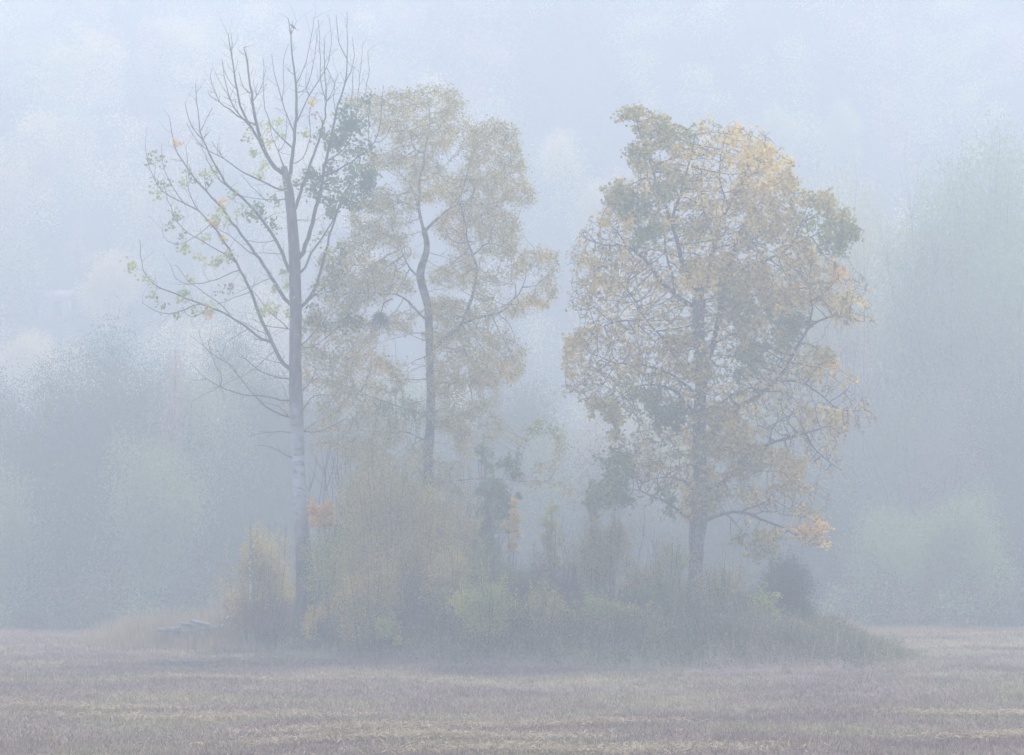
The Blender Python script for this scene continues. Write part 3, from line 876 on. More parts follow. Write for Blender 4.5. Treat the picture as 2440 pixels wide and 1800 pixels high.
by = {}
for kind, P in clump_pts('A', CLA, YA, rng, 34, fn) + clump_pts('B', CLB, YA, rng, 34, fn) + clump_pts('A', [c for c in CLA if c[4] == 'dark_green'], YA, rng, 40, fn) + clump_pts('B', [c for c in CLB if c[4] == 'dark_green'], YA, rng, 30, fn):
    mm_ = 9 if kind in ('lime', 'yellow', 'orange') else 6
    L_ = np.repeat(P, mm_, axis=0) + rng.normal(size=(len(P) * mm_, 3)) * .11
    by.setdefault(kind, QB()).leaves(L_, .135, rng, .95, .2)
for kind, q in by.items():
    part('foliage', q, M[kind], root, LN[kind])

# perched bird at the very top of the aspen
bp = W(699, 66, YA)
bird = thing('bird', 'small grey bird perched at the top of the bare aspen', 'bird', bp)


def blob_chain(qb, P, R, sides=12):
    P = np.array(P, float); R = np.array(R, float)
    t = np.linspace(0, len(P) - 1, (len(P) - 1) * 5 + 1)
    P2 = np.stack([np.interp(t, range(len(P)), P[:, k]) for k in range(3)], 1)
    R2 = np.interp(t, range(len(P)), R)
    for _ in range(3):
        P2[1:-1] = (P2[:-2] + 2 * P2[1:-1] + P2[2:]) / 4; R2[1:-1] = (R2[:-2] + 2 * R2[1:-1] + R2[2:]) / 4
    qb.tube(P2, R2, sides, cap=True)


M['feather'] = bark_mat('feather', (0.05, 0.05, 0.06), (0.14, 0.13, 0.13), 30)
M['beak'] = bark_mat('beak', (0.10, 0.07, 0.02), (0.2, 0.14, 0.04), 30)
q = QB(); b0 = np.array(bp)
blob_chain(q, [b0 + (-.105, 0, .128), b0 + (-.085, 0, .115), b0 + (-.06, 0, .095), b0 + (-.03, 0, .055), b0 + (.02, 0, .005), b0 + (.06, 0, -.03), b0 + (.09, 0, -.055)],
           [.006, .032, .034, .045, .05, .032, .012])
part('body', q, M['feather'], bird, smooth_shade=True)
q = QB(); q.box(b0 + (.145, 0, -.095), (.15, .035, .010), tilt=(0, rad(33))); part('tail', q, M['feather'], bird)
for s in (-1, 1):
    q = QB(); blob_chain(q, [b0 + (-.035, s * .042, .06), b0 + (.03, s * .05, .015), b0 + (.11, s * .022, -.06)], [.008, .022, .004], 8)
    part('wing', q, M['feather'], bird, smooth_shade=True)
q = QB(); q.tube([b0 + (-.105, 0, .122), b0 + (-.135, 0, .118)], [.007, .001], 6); part('beak', q, M['beak'], bird)
for s in (-1, 1):
    q = QB(); q.tube([b0 + (0, s * .018, -.02), b0 + (-.005, s * .018, -.09)], [.004, .003], 5); part('leg', q, M['beak'], bird)

# ================================================================= BIRCH (middle)
rng = np.random.default_rng(23)
YB = 89.0
tr = [(1018, 1500, 22), (1020, 1440, 19), (1022, 1310, 15), (1021, 1143, 13), (1019, 1065, 13), (1027, 1018, 11.5), (1027, 939, 11), (1024, 876, 9.5), (1024, 829, 9.5),
      (1022, 781, 10), (1021, 750, 10), (1021, 724, 9.5), (1010, 696, 10.5), (1000, 663, 10.5), (999, 641, 10), (1010, 622, 9), (1021, 598, 7.5), (1019, 576, 7), (1011, 552, 7.5)]
B_ = Skel(tr, YB, rng, 0.28)
ad = B_.add
ad('D', [(690, 1210), (650, 1080), (660, 950), (650, 850), (690, 700), (700, 600), (725, 480), (745, 400), (740, 260), (720, 150)], 5, 1, .2)
ad('D', [(650, 1070), (620, 920), (575, 850), (520, 790)], 3, 1, -.4)
ad('D', [(610, 1080), (575, 1010), (530, 970), (470, 1000), (400, 1080)], 2.8, 1, .4)
ad('D', [(700, 600), (640, 640), (600, 560), (590, 480), (540, 330), (520, 180)], 2.6, 1, -.4)
ad('D', [(745, 400), (850, 350), (900, 250), (930, 190)], 2, 1, .3)
ad('D', [(700, 1200), (780, 1140), (860, 1080), (920, 1020), (1040, 1000), (1130, 1030), (1240, 1010)], 5.2, 1.4, .5)
ad('D', [(930, 1015), (1010, 880), (1040, 780), (1050, 650), (1090, 560), (1180, 530), (1240, 430)], 3.4, 1, .3)
ad('D', [(1040, 830), (1110, 820), (1190, 830), (1290, 770), (1380, 720)], 2.4, 1, -.4)
ad('D', [(740, 840), (790, 780), (830, 700), (880, 690)], 2, .8, -.2)
ad('H', [(810, 1540), (880, 1420), (960, 1370), (1100, 1290), (1130, 1180), (1180, 1050), (1220, 950), (1240, 850), (1240, 740), (1300, 690), (1270, 600), (1230, 480), (1170, 370), (1130, 280), (1160, 200)], 7, 2, -.25)
ad('H', [(1100, 1280), (1200, 1210), (1300, 1150), (1440, 1165), (1550, 1110), (1640, 1060), (1700, 980), (1710, 900), (1690, 830)], 4.5, 1.4, .35)
ad('H', [(1640, 1060), (1760, 1020), (1900, 1000), (2000, 1030)], 2.2, .9, .2)
ad('H', [(1710, 950), (1800, 860), (1770, 730), (1820, 660), (1900, 560)], 2, .9, -.2)
ad('H', [(1800, 860), (1930, 850), (1970, 780), (2080, 680), (2150, 600)], 1.9, .8, .2)
ad('H', [(1300, 690), (1330, 640), (1310, 560)], 2, 1)
ad('H', [(1260, 480), (1300, 400), (1380, 350), (1450, 350), (1600, 440), (1750, 490)], 2.6, .9, -.3)
ad('H', [(1170, 350), (1280, 355), (1400, 300)], 2, .9)
ad('H', [(1180, 490), (1120, 420), (1060, 540), (980, 610)], 2.2, .9, .4)
ad('H', [(600, 720), (510, 620), (460, 480), (440, 400), (330, 220)], 3.6, 1, .2)
ad('H', [(690, 1220), (600, 1080), (500, 980), (420, 910), (340, 905), (250, 945), (150, 900), (0, 910)], 4.2, 1, -.3)
ad('H', [(690, 1350), (560, 1340), (430, 1400)], 1.5, .8)
ad('E', [(1000, 580), (950, 530), (900, 510)], 1.8, .8)
ad('E', [(1005, 660), (940, 670), (880, 720)], 1.8, .8)
ad('E', [(980, 1290), (900, 1260), (820, 1230), (740, 1240), (600, 1250), (520, 1270)], 2.8, .8, .3)
ad('E', [(975, 1320), (900, 1330), (840, 1350)], 1.5, .8)
ad('E', [(1005, 1130), (900, 1080), (760, 1030), (640, 1000), (540, 950), (480, 900), (400, 890)], 3, 1, -.4)
ad('E', [(770, 1030), (765, 940), (800, 850)], 1.6, .8)
ad('E', [(1070, 900), (1120, 860), (1200, 850), (1260, 880), (1400, 840), (1520, 790), (1610, 770), (1660, 800)], 3, 1, .3)
ad('E', [(1070, 1200), (1150, 1190), (1200, 1130), (1250, 1110)], 2, .9, -.3)
ad('E', [(1040, 1640), (1250, 1600), (1450, 1590), (1600, 1600), (1750, 1610), (1880, 1610), (1950, 1640)], 2.8, 1, .1)
ad('E', [(1700, 1600), (1720, 1480), (1715, 1390), (1770, 1300), (1850, 1240)], 1.9, .8, .1)
ad('E', [(1780, 1605), (1790, 1540), (1830, 1490)], 1.3, .8)
CL_B = [(870, 240, 50, 22), (905, 265, 40, 30), (960, 245, 55, 32), (1020, 225, 60, 28), (1072, 250, 38, 45), (945, 300, 60, 38), (1030, 300, 55, 45), (1095, 300, 40, 32),
        (1150, 312, 50, 30), (1195, 325, 45, 40), (1165, 360, 60, 38), (1210, 385, 38, 50), (1130, 395, 30, 25), (1240, 430, 26, 35), (960, 335, 40, 28), (1050, 340, 35, 30),
        (915, 378, 45, 25), (965, 375, 45, 30), (1000, 400, 45, 45), (1060, 445, 55, 40), (1120, 455, 50, 40), (1180, 440, 50, 45), (1240, 470, 38, 22, None, .6), (1225, 405, 20, 30), (1130, 500, 60, 25),
        (990, 460, 40, 30), (1255, 455, 30, 18), (930, 455, 40, 20, None, .7),
        (900, 505, 50, 45), (862, 520, 32, 40), (935, 550, 40, 40), (1090, 535, 55, 42), (1160, 530, 55, 45), (1215, 545, 30, 40), (1190, 590, 45, 22), (880, 560, 45, 28), (960, 520, 30, 28, None, .5), (960, 600, 30, 22, None, .5),
        (1110, 650, 50, 38), (1060, 660, 40, 25), (1090, 600, 30, 25, None, .6), (1250, 625, 45, 28), (1290, 605, 42, 22, None, .7), (1322, 640, 20, 22, None, .7), (1218, 655, 20, 20, None, .7), (1270, 718, 48, 20), (1300, 690, 30, 30, None, .8), (1215, 740, 40, 18, None, .7), (1160, 700, 40, 15, None, .5),
        (1180, 660, 25, 30, None, .4),
        (840, 640, 60, 40), (905, 655, 55, 40), (960, 680, 30, 28, None, .7), (835, 700, 55, 40), (790, 680, 40, 40), (890, 700, 40, 28), (780, 620, 25, 30, None, .6), (850, 590, 40, 20, None, .7),
        (955, 765, 38, 28, None, .6), (1060, 735, 50, 32), (1115, 760, 55, 28), (1165, 735, 35, 22, None, .6), (1060, 800, 45, 30), (1130, 800, 40, 25, None, .7),
        (850, 790, 60, 40), (825, 855, 55, 48), (885, 870, 55, 42), (945, 890, 30, 35, None, .8), (790, 900, 45, 35), (760, 880, 30, 30, None, .5),
        (1075, 860, 50, 45), (1145, 850, 75, 42), (1210, 880, 42, 32), (1228, 835, 30, 28, None, .6), (1140, 905, 65, 25), (1060, 930, 45, 40), (1180, 800, 40, 18, None, .6), (1240, 860, 18, 35, None, .6),
        (890, 990, 60, 35), (950, 975, 45, 35), (935, 1030, 50, 28, None, .8), (1000, 990, 30, 30, None, .6), (1090, 1000, 55, 38), (1120, 1050, 45, 35), (850, 1010, 40, 30, None, .6), (1150, 960, 35, 25, None, .8),
        (1180, 1020, 30, 35, None, .6), (1285, 1015, 38, 20, None, .9), (1332, 1055, 20, 45, None, .9), (1300, 1110, 30, 22, None, .7), (1275, 1155, 45, 14, None, .7), (1350, 1160, 25, 20, None, .5), (1240, 1040, 20, 30, None, .6),
        (900, 1080, 45, 35, None, .7), (885, 1130, 45, 45, None, .7), (1060, 1120, 45, 30, None, .7), (1030, 1170, 50, 35, None, .7), (985, 1130, 30, 25, None, .5)]


def dome(cx0, cy0, rx0, ry0, dm):
    def f(cx, cy):
        t = ((cx - cx0) / rx0) ** 2 + ((cy - cy0) / ry0) ** 2
        return math.sqrt(max(0.06, 1 - t)) * dm * rng.uniform(-1, 1)
    return f


kinds = ['birch_leaf'] * 7 + ['ochre', 'olive', 'bush_leaf']
CL_B += [(760, 770, 40, 40), (735, 840, 30, 45, None, .7), (725, 905, 30, 35, None, .6), (800, 970, 45, 40), (770, 1040, 35, 40, None, .7), (840, 1070, 45, 35), (930, 1130, 45, 40), (1000, 1090, 35, 35, None, .8), (965, 1190, 45, 40), (880, 1190, 45, 40),
         (1080, 1180, 45, 35, None, .9), (990, 1240, 45, 35), (1040, 1240, 35, 35, None, .8), (700, 960, 25, 30, None, .4), (830, 930, 40, 30), (900, 930, 45, 25, None, .7), (820, 760, 40, 30), (790, 830, 35, 40)]
CLb = []
for c in CL_B:
    kk = kinds[rng.integers(0, len(kinds))] if c[0] > 830 or c[1] > 600 else 'birch_leaf'
    if c[1] > 780 and rng.random() < .12: kk = 'green'
    CLb.append((c[0], c[1], c[2], c[3], kk, c[5] if len(c) > 5 else 1.0))
att = fill_crown(CLb, YB, rng, 8500, 1040, 720, 360, 580, 3.4)
B_.colonize(att, D=0.18, kill=0.18, iters=100, rtip=0.0085, up=-0.1)
for k_ in range(B_.n0): B_.r[k_] *= (0.82 if B_.limb[k_] else 0.95)
fb = W(1018, 1500, YB)
root = thing('birch_tree', 'crooked birch with thinning dull yellow foliage, between the bare aspen and the maple', 'tree', (fb[0], YB, zg(fb[0], YB)))
B_.build(root, M['birch_bark'], M['birch_bark'], 14)
leafage(B_, CLb, rng, 7.6, 0.11, 0.09, 0.8, root, up=-0.1, base=('birch_leaf', 0.03))
# dense dark clump of twigs (witches' broom) hanging in its left side
q = QB(); wb = W(905, 752, YB - 0.6)
for k in range(230):
    v = rng.normal(size=3); v /= np.linalg.norm(v); v[2] -= .5
    L_ = rng.uniform(.2, .55)
    if v[2] < -.3: L_ *= 1.35
    p1 = wb + v * L_ * .5 + rng.normal(size=3) * .04; p2 = wb + v * L_ + rng.normal(size=3) * .07 + (0, 0, -.06)
    q.tube([wb + rng.normal(size=3) * .06, p1, p2], [.010, .007, .004], 3)
q.tube([W(935, 712, YB - .1), W(915, 722, YB - .4), wb], [.03, .025, .02], 5)
part('twig_clump', q, M['twig_dark'], root, 'dense dark ball of twigs')

# ================================================================= MAPLE (right)
rng = np.random.default_rng(37)
YM = 86.0
tr = [(1650, 1530, 27), (1652, 1470, 22), (1656, 1400, 18.5), (1658, 1360, 17), (1658, 1305, 17), (1663, 1250, 21), (1668, 1225, 20), (1669, 1159, 16), (1667, 1087, 15.5), (1666, 996, 16), (1670, 923, 13.5),
      (1676, 869, 15), (1665, 814, 13.5), (1663, 764, 15), (1666, 715, 16)]
Mp = Skel(tr, YM, rng, 0.28)
ad = Mp.add
ad('F', [(930, 1400), (945, 1280), (1000, 1200), (1025, 1100), (1030, 1000), (1060, 900), (1120, 780), (1180, 700), (1240, 560), (1300, 440)], 10, 1.4, .15)
ad('F', [(900, 1330), (860, 1270), (830, 1200), (800, 1110), (780, 1000), (750, 930), (745, 830), (800, 700), (850, 520), (880, 400), (900, 300)], 8, 1.2, -.2)
ad('F', [(750, 930), (700, 760), (650, 640), (600, 480), (540, 330), (510, 230), (500, 150)], 4.5, 1.1, -.2)
ad('F', [(640, 620), (560, 560), (470, 640), (360, 640)], 2, .9, .2)
ad('F', [(900, 1480), (800, 1400), (690, 1320), (630, 1230), (580, 1160), (480, 1060), (430, 1030), (330, 1040), (230, 1030), (140, 970)], 6.5, 1, .25)
ad('F', [(750, 1370), (760, 1250), (715, 1170), (700, 1050), (700, 950), (650, 850)], 3.6, 1, -.5)
ad('F', [(720, 1170), (650, 1160), (600, 1170)], 1.8, .9)
ad('F', [(430, 1030), (380, 970), (350, 900), (300, 880)], 2, .9, .3)
ad('G', [(930, 390), (840, 300), (790, 260), (740, 150), (700, 100), (640, 60), (560, -60), (480, -150)], 4.5, 1.1, -.5)
ad('F', [(560, 1480), (480, 1400), (420, 1320), (360, 1270)], 2.5, .9, .3)
ad('F', [(580, 1560), (480, 1545), (350, 1550), (230, 1620), (170, 1690)], 2.2, .9, -.4)
ad('G', [(985, 330), (1030, 220), (1060, 110), (1080, 0), (1100, -120), (1130, -270), (1170, -420), (1230, -600), (1290, -720), (1330, -850)], 8.5, 1.2, .3)
ad('F', [(1140, 1100), (1280, 1000), (1380, 960), (1440, 940), (1540, 900)], 3, 1, -.3)
ad('F', [(1110, 1290), (1250, 1170), (1380, 1150), (1460, 1110), (1560, 1050), (1620, 900), (1660, 780)], 4.5, 1, -.2)
ad('F', [(1620, 900), (1720, 840), (1800, 760)], 2.2, .9, .2)
ad('F', [(1560, 1050), (1680, 980), (1800, 930), (1900, 900)], 2.4, .9, -.3)
ad('F', [(1030, 1000), (980, 880), (940, 700), (950, 500), (1000, 350)], 3.5, 1, .5)
ad('F', [(1120, 780), (1060, 600), (1070, 450), (1100, 320)], 3, 1, .2)
ad('F', [(1230, 880), (1330, 760), (1400, 640), (1430, 450)], 3, 1, .4)
ad('G', [(1040, 180), (1100, 130), (1170, 110), (1280, 20), (1400, -60)], 3.4, 1, -.5)
ad('G', [(970, 910), (1010, 800), (1130, 640), (1230, 570), (1350, 500), (1450, 420), (1540, 310), (1600, 180), (1660, 70), (1700, -20), (1690, -140), (1660, -260)], 7.8, 1.2, -.25)
ad('G', [(1660, 70), (1760, -10), (1900, -20), (2030, 20)], 3.4, .9, .2)
ad('G', [(1690, -100), (1800, -190), (1870, -270)], 2.4, .9, -.2)
ad('G', [(1480, 410), (1580, 400), (1680, 430), (1750, 500), (1850, 590), (1950, 620), (2050, 600)], 3.2, .9, .2)
ad('G', [(1400, 480), (1500, 480), (1600, 520), (1620, 640)], 2, .9, .4)
ad('G', [(1560, 280), (1650, 300), (1800, 340)], 2.2, .9, -.4)
ad('G', [(1010, 600), (1100, 550), (1200, 480), (1330, 440), (1450, 330), (1520, 240)], 3.6, 1.4, .3)
ad('G', [(960, 1160), (1090, 1090), (1160, 1030), (1250, 900), (1380, 830), (1500, 790), (1600, 770), (1660, 750), (1740, 720), (1850, 700)], 6.2, 1.1, -.35)
ad('G', [(1640, 770), (1720, 860), (1780, 930), (1840, 970), (1890, 990)], 2.6, .9, .2)
ad('G', [(1420, 800), (1420, 690), (1480, 660), (1580, 630), (1640, 580)], 3, 1, .5)
ad('G', [(1230, 930), (1350, 1000), (1420, 1010), (1500, 1000)], 2.4, .9, -.3)
ad('G', [(980, 1350), (1040, 1300), (1130, 1270), (1230, 1260), (1350, 1310), (1450, 1350), (1540, 1380), (1600, 1450), (1700, 1500)], 5.4, 1, .15)
ad('G', [(1130, 1275), (1180, 1310), (1220, 1390), (1300, 1450)], 2.8, .9, -.3)
ad('G', [(1240, 1260), (1300, 1230), (1400, 1210), (1440, 1150), (1500, 1080), (1600, 1060)], 2.6, .9, -.4)
ad('G', [(1290, 1290), (1400, 1250), (1540, 1300), (1650, 1290), (1740, 1350)], 2.2, .9, .4)
ad('G', [(905, 1350), (850, 1280), (790, 1230), (700, 1180), (600, 1160), (560, 1100), (470, 1130)], 4.4, 1, .1)
ad('G', [(905, 1110), (860, 1060), (760, 1030), (690, 1040), (580, 1080)], 3, .9, -.4)
ad('G', [(930, 630), (870, 560), (820, 480), (750, 440), (640, 430), (560, 430), (480, 480), (400, 520)], 4.4, 1, .35)
ad('G', [(640, 430), (600, 370), (560, 340)], 2, .9)
ad('G', [(930, 500), (860, 420), (780, 370), (680, 320), (560, 300), (460, 290), (380, 310), (330, 260), (230, 220)], 4.4, .9, -.2)
ad('G', [(370, 310), (280, 340), (180, 430), (100, 480)], 1.7, .8, -.2)
ad('G', [(380, 330), (360, 380), (330, 430), (200, 540)], 1.7, .8, .2)
CLF = [(500, 125, 75, 45, 'olive'), (420, 160, 45, 30, 'olive', .8), (640, 190, 80, 50, 'olive'), (550, 250, 90, 50, 'olive', .8), (720, 260, 85, 55, 'olive'), (470, 350, 45, 25, 'green', .9), (460, 410, 50, 35, 'olive', .9), (540, 390, 60, 40, 'olive', .9), (640, 360, 60, 40, 'olive', .7),
       (520, 490, 60, 40, 'olive'), (640, 490, 75, 45, 'olive'), (760, 330, 95, 60, 'olive'), (850, 420, 60, 50, 'ochre', .8), (740, 590, 110, 55, 'olive'), (600, 590, 90, 50, 'yellow', .8), (870, 240, 55, 35, 'green', .7), (860, 330, 50, 40, 'olive', .6),
       (290, 640, 50, 32, 'olive'), (400, 690, 80, 50, 'olive'), (420, 620, 50, 25, 'yellow', .7), (480, 770, 100, 60, 'green'), (440, 860, 70, 50, 'yellow', .8), (350, 730, 50, 50, 'olive'), (610, 730, 80, 50, 'olive'), (600, 940, 90, 55, 'green', 1.1), (540, 1000, 60, 40, 'green', .9), (700, 850, 65, 35, 'yellow', .7),
       (820, 610, 60, 50, 'olive', .7), (700, 680, 60, 40, 'green', .6),
       (960, 215, 45, 35, 'yellow', .6), (1170, 280, 55, 38, 'orange', .5), (1180, 310, 70, 50, 'yellow', .7), (1240, 390, 80, 60, 'yellow', .9), (1350, 400, 75, 55, 'yellow', .9), (1290, 480, 100, 60, 'yellow', .8), (1450, 500, 85, 60, 'yellow', .8), (1520, 590, 65, 80, 'ochre', .8),
       (1350, 610, 105, 65, 'yellow', .8), (1560, 720, 45, 80, 'ochre', .8), (1250, 690, 80, 60, 'ochre', .7), (1400, 750, 95, 60, 'ochre', .8), (1440, 620, 60, 50, 'orange', .4), (1060, 330, 90, 60, 'yellow', .25), (1200, 760, 40, 70, 'ochre', .7), (1480, 830, 80, 40, 'ochre', .7),
       (1000, 420, 140, 110, 'yellow', .18), (930, 620, 80, 55, 'ochre', .5), (980, 740, 85, 45, 'ochre', .7), (940, 900, 100, 55, 'olive', .8), (860, 950, 70, 55, 'olive', .6), (1030, 930, 60, 60, 'ochre', .6), (900, 780, 70, 40, 'olive', .3),
       (1300, 850, 110, 50, 'ochre', .8), (1450, 920, 110, 60, 'olive', .8), (1330, 930, 90, 40, 'ochre', .5), (1560, 870, 70, 50, 'olive', .7), (1500, 1010, 110, 45, 'ochre', .7), (1250, 1010, 90, 35, 'olive', .6), (1350, 1060, 100, 30, 'ochre', .4),
       (1760, 740, 95, 70, 'olive', 1.1), (1770, 700, 70, 35, 'yellow', .5), (1900, 850, 75, 70, 'olive', 1.1), (1850, 940, 95, 75, 'green', 1.3), (1960, 960, 65, 75, 'green', 1.3), (1880, 1060, 45, 50, 'green', 1.0), (1790, 1010, 60, 40, 'green', .7), (1700, 880, 80, 60, 'green', .4), (1980, 900, 45, 60, 'olive', .9),
       (950, 1190, 110, 60, 'ochre', 1.2), (1090, 1170, 110, 55, 'ochre'), (1270, 1190, 120, 50, 'ochre'), (990, 1300, 80, 50, 'yellow', .8), (870, 1270, 55, 80, 'yellow', .8), (1170, 1290, 120, 60, 'olive', 1.2), (1330, 1300, 120, 70, 'ochre', 1.1), (1500, 1370, 110, 60, 'ochre', 1.1), (1250, 1430, 110, 60, 'olive', 1.2), (1400, 1430, 90, 50, 'olive', 1),
       (1160, 1520, 90, 60, 'olive', 1.1), (1280, 1570, 80, 60, 'olive', 1), (1130, 1400, 60, 50, 'green', .9),
       (1640, 1060, 80, 45, 'ochre', .8), (1590, 1140, 110, 50, 'ochre', .8), (1740, 1170, 80, 50, 'ochre', .7), (1850, 1240, 60, 35, 'orange', .8), (1930, 1270, 40, 40, 'orange', .4), (1700, 1270, 110, 50, 'ochre', .7), (1640, 1380, 70, 50, 'ochre', .6), (1840, 1390, 110, 60, 'ochre', .7), (1540, 1550, 100, 70, 'green', 1), (1520, 1480, 80, 50, 'ochre', .8), (1900, 1490, 90, 50, 'ochre', .6), (2120, 1560, 50, 35, 'ochre', .4), (2020, 1400, 60, 40, 'yellow', .3),
       (320, 850, 60, 25, 'yellow', .5), (195, 1110, 60, 22, 'yellow', .5), (170, 1160, 40, 20, 'yellow', .6), (330, 1150, 90, 40, 'ochre', .5), (420, 1060, 60, 30, 'yellow', .4), (600, 1110, 60, 40, 'ochre', .3), (250, 1290, 85, 40, 'yellow', .6), (360, 1310, 80, 50, 'yellow', .6), (450, 1180, 80, 40, 'ochre', .4), (200, 1390, 70, 50, 'ochre', .3), (660, 1290, 60, 30, 'yellow', .3), (700, 1480, 60, 40, 'ochre', .2)]
CLG = [(130, 130, 65, 45, 'yellow', .9), (110, 210, 70, 45, 'yellow', .8), (160, 280, 60, 40, 'yellow', .5), (110, 350, 45, 50, 'yellow', .5), (230, 80, 80, 50, 'ochre', .4), (60, 460, 40, 25, 'yellow', .3), (430, 60, 60, 40, 'ochre', .4), (820, 150, 120, 45, 'ochre', 1), (740, 190, 90, 40, 'ochre', .8), (540, 180, 60, 40, 'ochre', .4), (460, 150, 50, 40, 'ochre', .4),
       (560, 300, 90, 30, 'ochre', .6), (830, 330, 85, 50, 'ochre', 1.0), (980, 340, 75, 55, 'olive', 1.2), (930, 380, 80, 40, 'olive', .9), (480, 410, 60, 35, 'olive', .8), (440, 350, 60, 40, 'yellow', .5), (640, 510, 110, 45, 'green', 1), (560, 470, 60, 40, 'olive', .8), (780, 640, 80, 55, 'dark_green', 1.1), (680, 580, 80, 45, 'dark_green', 1), (720, 680, 40, 25, 'dark_green', .8),
       (340, 560, 110, 40, 'olive', .8), (410, 630, 70, 50, 'olive', .9), (280, 610, 50, 30, 'olive', .7), (230, 550, 45, 35, 'ochre', .4), (410, 760, 50, 35, 'olive', .9), (400, 800, 30, 30, 'olive', .8), (880, 590, 50, 60, 'olive', .7),
       (430, 910, 90, 50, 'green', .75), (420, 990, 100, 60, 'green', .8), (510, 950, 80, 60, 'olive', .6), (390, 1080, 90, 40, 'green', .8), (270, 1140, 70, 50, 'green', 1.1), (400, 1180, 100, 50, 'green', 1), (210, 1210, 45, 28, 'green', 1), (480, 1190, 50, 50, 'green', .8), (300, 1230, 60, 30, 'green', .8), (285, 900, 35, 16, 'green', .9), (640, 920, 40, 30, 'olive', .7), (700, 900, 60, 50, 'ochre', .2), (740, 1130, 60, 45, 'green', .8), (750, 1280, 45, 28, 'dark_green', .8), (615, 1230, 28, 30, 'green', .7), (730, 780, 28, 20, 'green', .9), (640, 1000, 60, 40, 'ochre', .3), (260, 1300, 30, 30, 'green', .6),
       (1310, 230, 110, 75, 'green', 1.4), (1230, 190, 60, 60, 'olive', 1), (1260, 310, 50, 50, 'green', 1), (1480, 70, 70, 50, 'olive', .9), (1530, 130, 40, 50, 'green', .8), (1760, 240, 80, 50, 'olive', .9), (1720, 330, 90, 45, 'ochre', .9), (1920, 400, 75, 22, 'ochre', .7), (1830, 280, 28, 50, 'orange', .7), (1800, 200, 60, 30, 'ochre', .6), (1290, 400, 35, 40, 'yellow', .6), (1110, 440, 35, 40, 'yellow', .5), (1220, 510, 60, 30, 'yellow', .4),
       (1180, 590, 90, 45, 'ochre', 1), (1060, 650, 90, 55, 'olive', 1.1), (1150, 700, 120, 50, 'ochre', 1.1), (1240, 770, 110, 50, 'ochre', 1.0), (990, 880, 80, 45, 'olive', 1), (1130, 880, 120, 50, 'ochre', 1.1), (1270, 870, 110, 60, 'olive', 1.2), (1400, 880, 80, 50, 'ochre', 1), (1510, 900, 110, 40, 'ochre', .9), (1560, 980, 95, 70, 'ochre', 1), (1600, 1090, 60, 60, 'ochre', .9), (1230, 970, 90, 45, 'olive', 1), (1060, 780, 70, 50, 'olive', .7), (1330, 960, 60, 40, 'olive', .8),
       (1750, 620, 110, 45, 'ochre', .7), (1850, 690, 60, 80, 'ochre', .8), (1820, 820, 60, 50, 'ochre', .4), (1650, 600, 60, 40, 'ochre', .4), (2040, 640, 40, 30, 'ochre', .2), (1650, 700, 60, 40, 'ochre', .2),
       (1000, 1110, 100, 50, 'olive', 1.1), (960, 1230, 80, 65, 'olive', 1.1), (1050, 1190, 50, 50, 'olive', .8), (900, 1290, 45, 40, 'orange', .5), (890, 1220, 40, 50, 'ochre', .8), (840, 1120, 45, 40, 'yellow', .6), (1010, 1040, 60, 30, 'ochre', .7), (880, 770, 20, 50, 'orange', .6),
       (1280, 1160, 100, 35, 'ochre', .7), (1400, 1150, 80, 45, 'ochre', .6), (1500, 1090, 60, 40, 'ochre', .5), (1700, 1280, 80, 45, 'ochre', .5), (1640, 1390, 110, 38, 'orange', .7), (1700, 1440, 90, 40, 'ochre', .9), (1780, 1430, 45, 60, 'orange', .6), (1780, 1510, 28, 22, 'yellow', .6), (1560, 1380, 35, 20, 'orange', .7), (1740, 1340, 60, 40, 'orange', .4), (1580, 1230, 60, 30, 'ochre', .3),
       (1410, 1420, 75, 60, 'ochre', 1), (1310, 1460, 100, 40, 'olive', .9), (1190, 1460, 55, 25, 'green', .9), (1330, 1550, 70, 40, 'green', .9), (1420, 1510, 60, 40, 'olive', .8), (1260, 1310, 40, 14, 'yellow', .5)]
BAREF = [(280, 950, 150, 70), (190, 1080, 70, 110), (330, 1000, 130, 70), (400, 1200, 190, 120), (140, 1420, 110, 70), (300, 1480, 190, 100), (550, 1380, 150, 100), (1100, 420, 150, 110), (1000, 620, 180, 130),
         (1000, 280, 60, 60), (1990, 1350, 110, 130), (1950, 1500, 140, 80), (1350, 1040, 160, 60), (1640, 700, 30, 50), (1430, 360, 35, 35), (1540, 450, 20, 30), (700, 1000, 60, 60)]
BAREG = [(280, 400, 220, 140), (550, 400, 180, 90), (1600, 480, 230, 100), (1980, 650, 120, 110), (1700, 800, 180, 110), (1480, 650, 190, 110), (1780, 930, 110, 80), (1650, 1180, 180, 110), (740, 930, 110, 100),
         (1200, 1040, 100, 60), (1350, 1180, 180, 80), (1700, 1360, 120, 60), (1960, 560, 120, 80), (350, 120, 150, 70), (880, 1020, 60, 60)]
CLm = to_src('F', CLF) + to_src('G', CLG)
FILL = [(1640, 650, 200, 230, 'yellow', .14), (1700, 880, 230, 170, 'ochre', .13), (1740, 450, 150, 150, 'yellow', .18), (1650, 1080, 150, 120, 'ochre', .16), (1830, 640, 170, 120, 'ochre', .12), (1480, 640, 120, 140, 'ochre', .10), (1460, 880, 110, 90, 'ochre', .15)]
BAREM = to_src('F', BAREF) + to_src('G', BAREG)
att = fill_crown(CLm + FILL + BAREM, YM, rng, 9500, 1665, 780, 420, 560, 4.3)
Mp.colonize(att, D=0.17, kill=0.16, iters=130, rtip=0.012, up=0.05, maxn=60000)
fm = W(1650, 1530, YM)
root = thing('maple_tree', 'broad round-crowned maple with olive, ochre and orange leaves, rightmost of the three big trees', 'tree', (fm[0], YM, zg(fm[0], YM)))
Mp.build(root, M['maple_bark'], M['maple_limb'], 16)
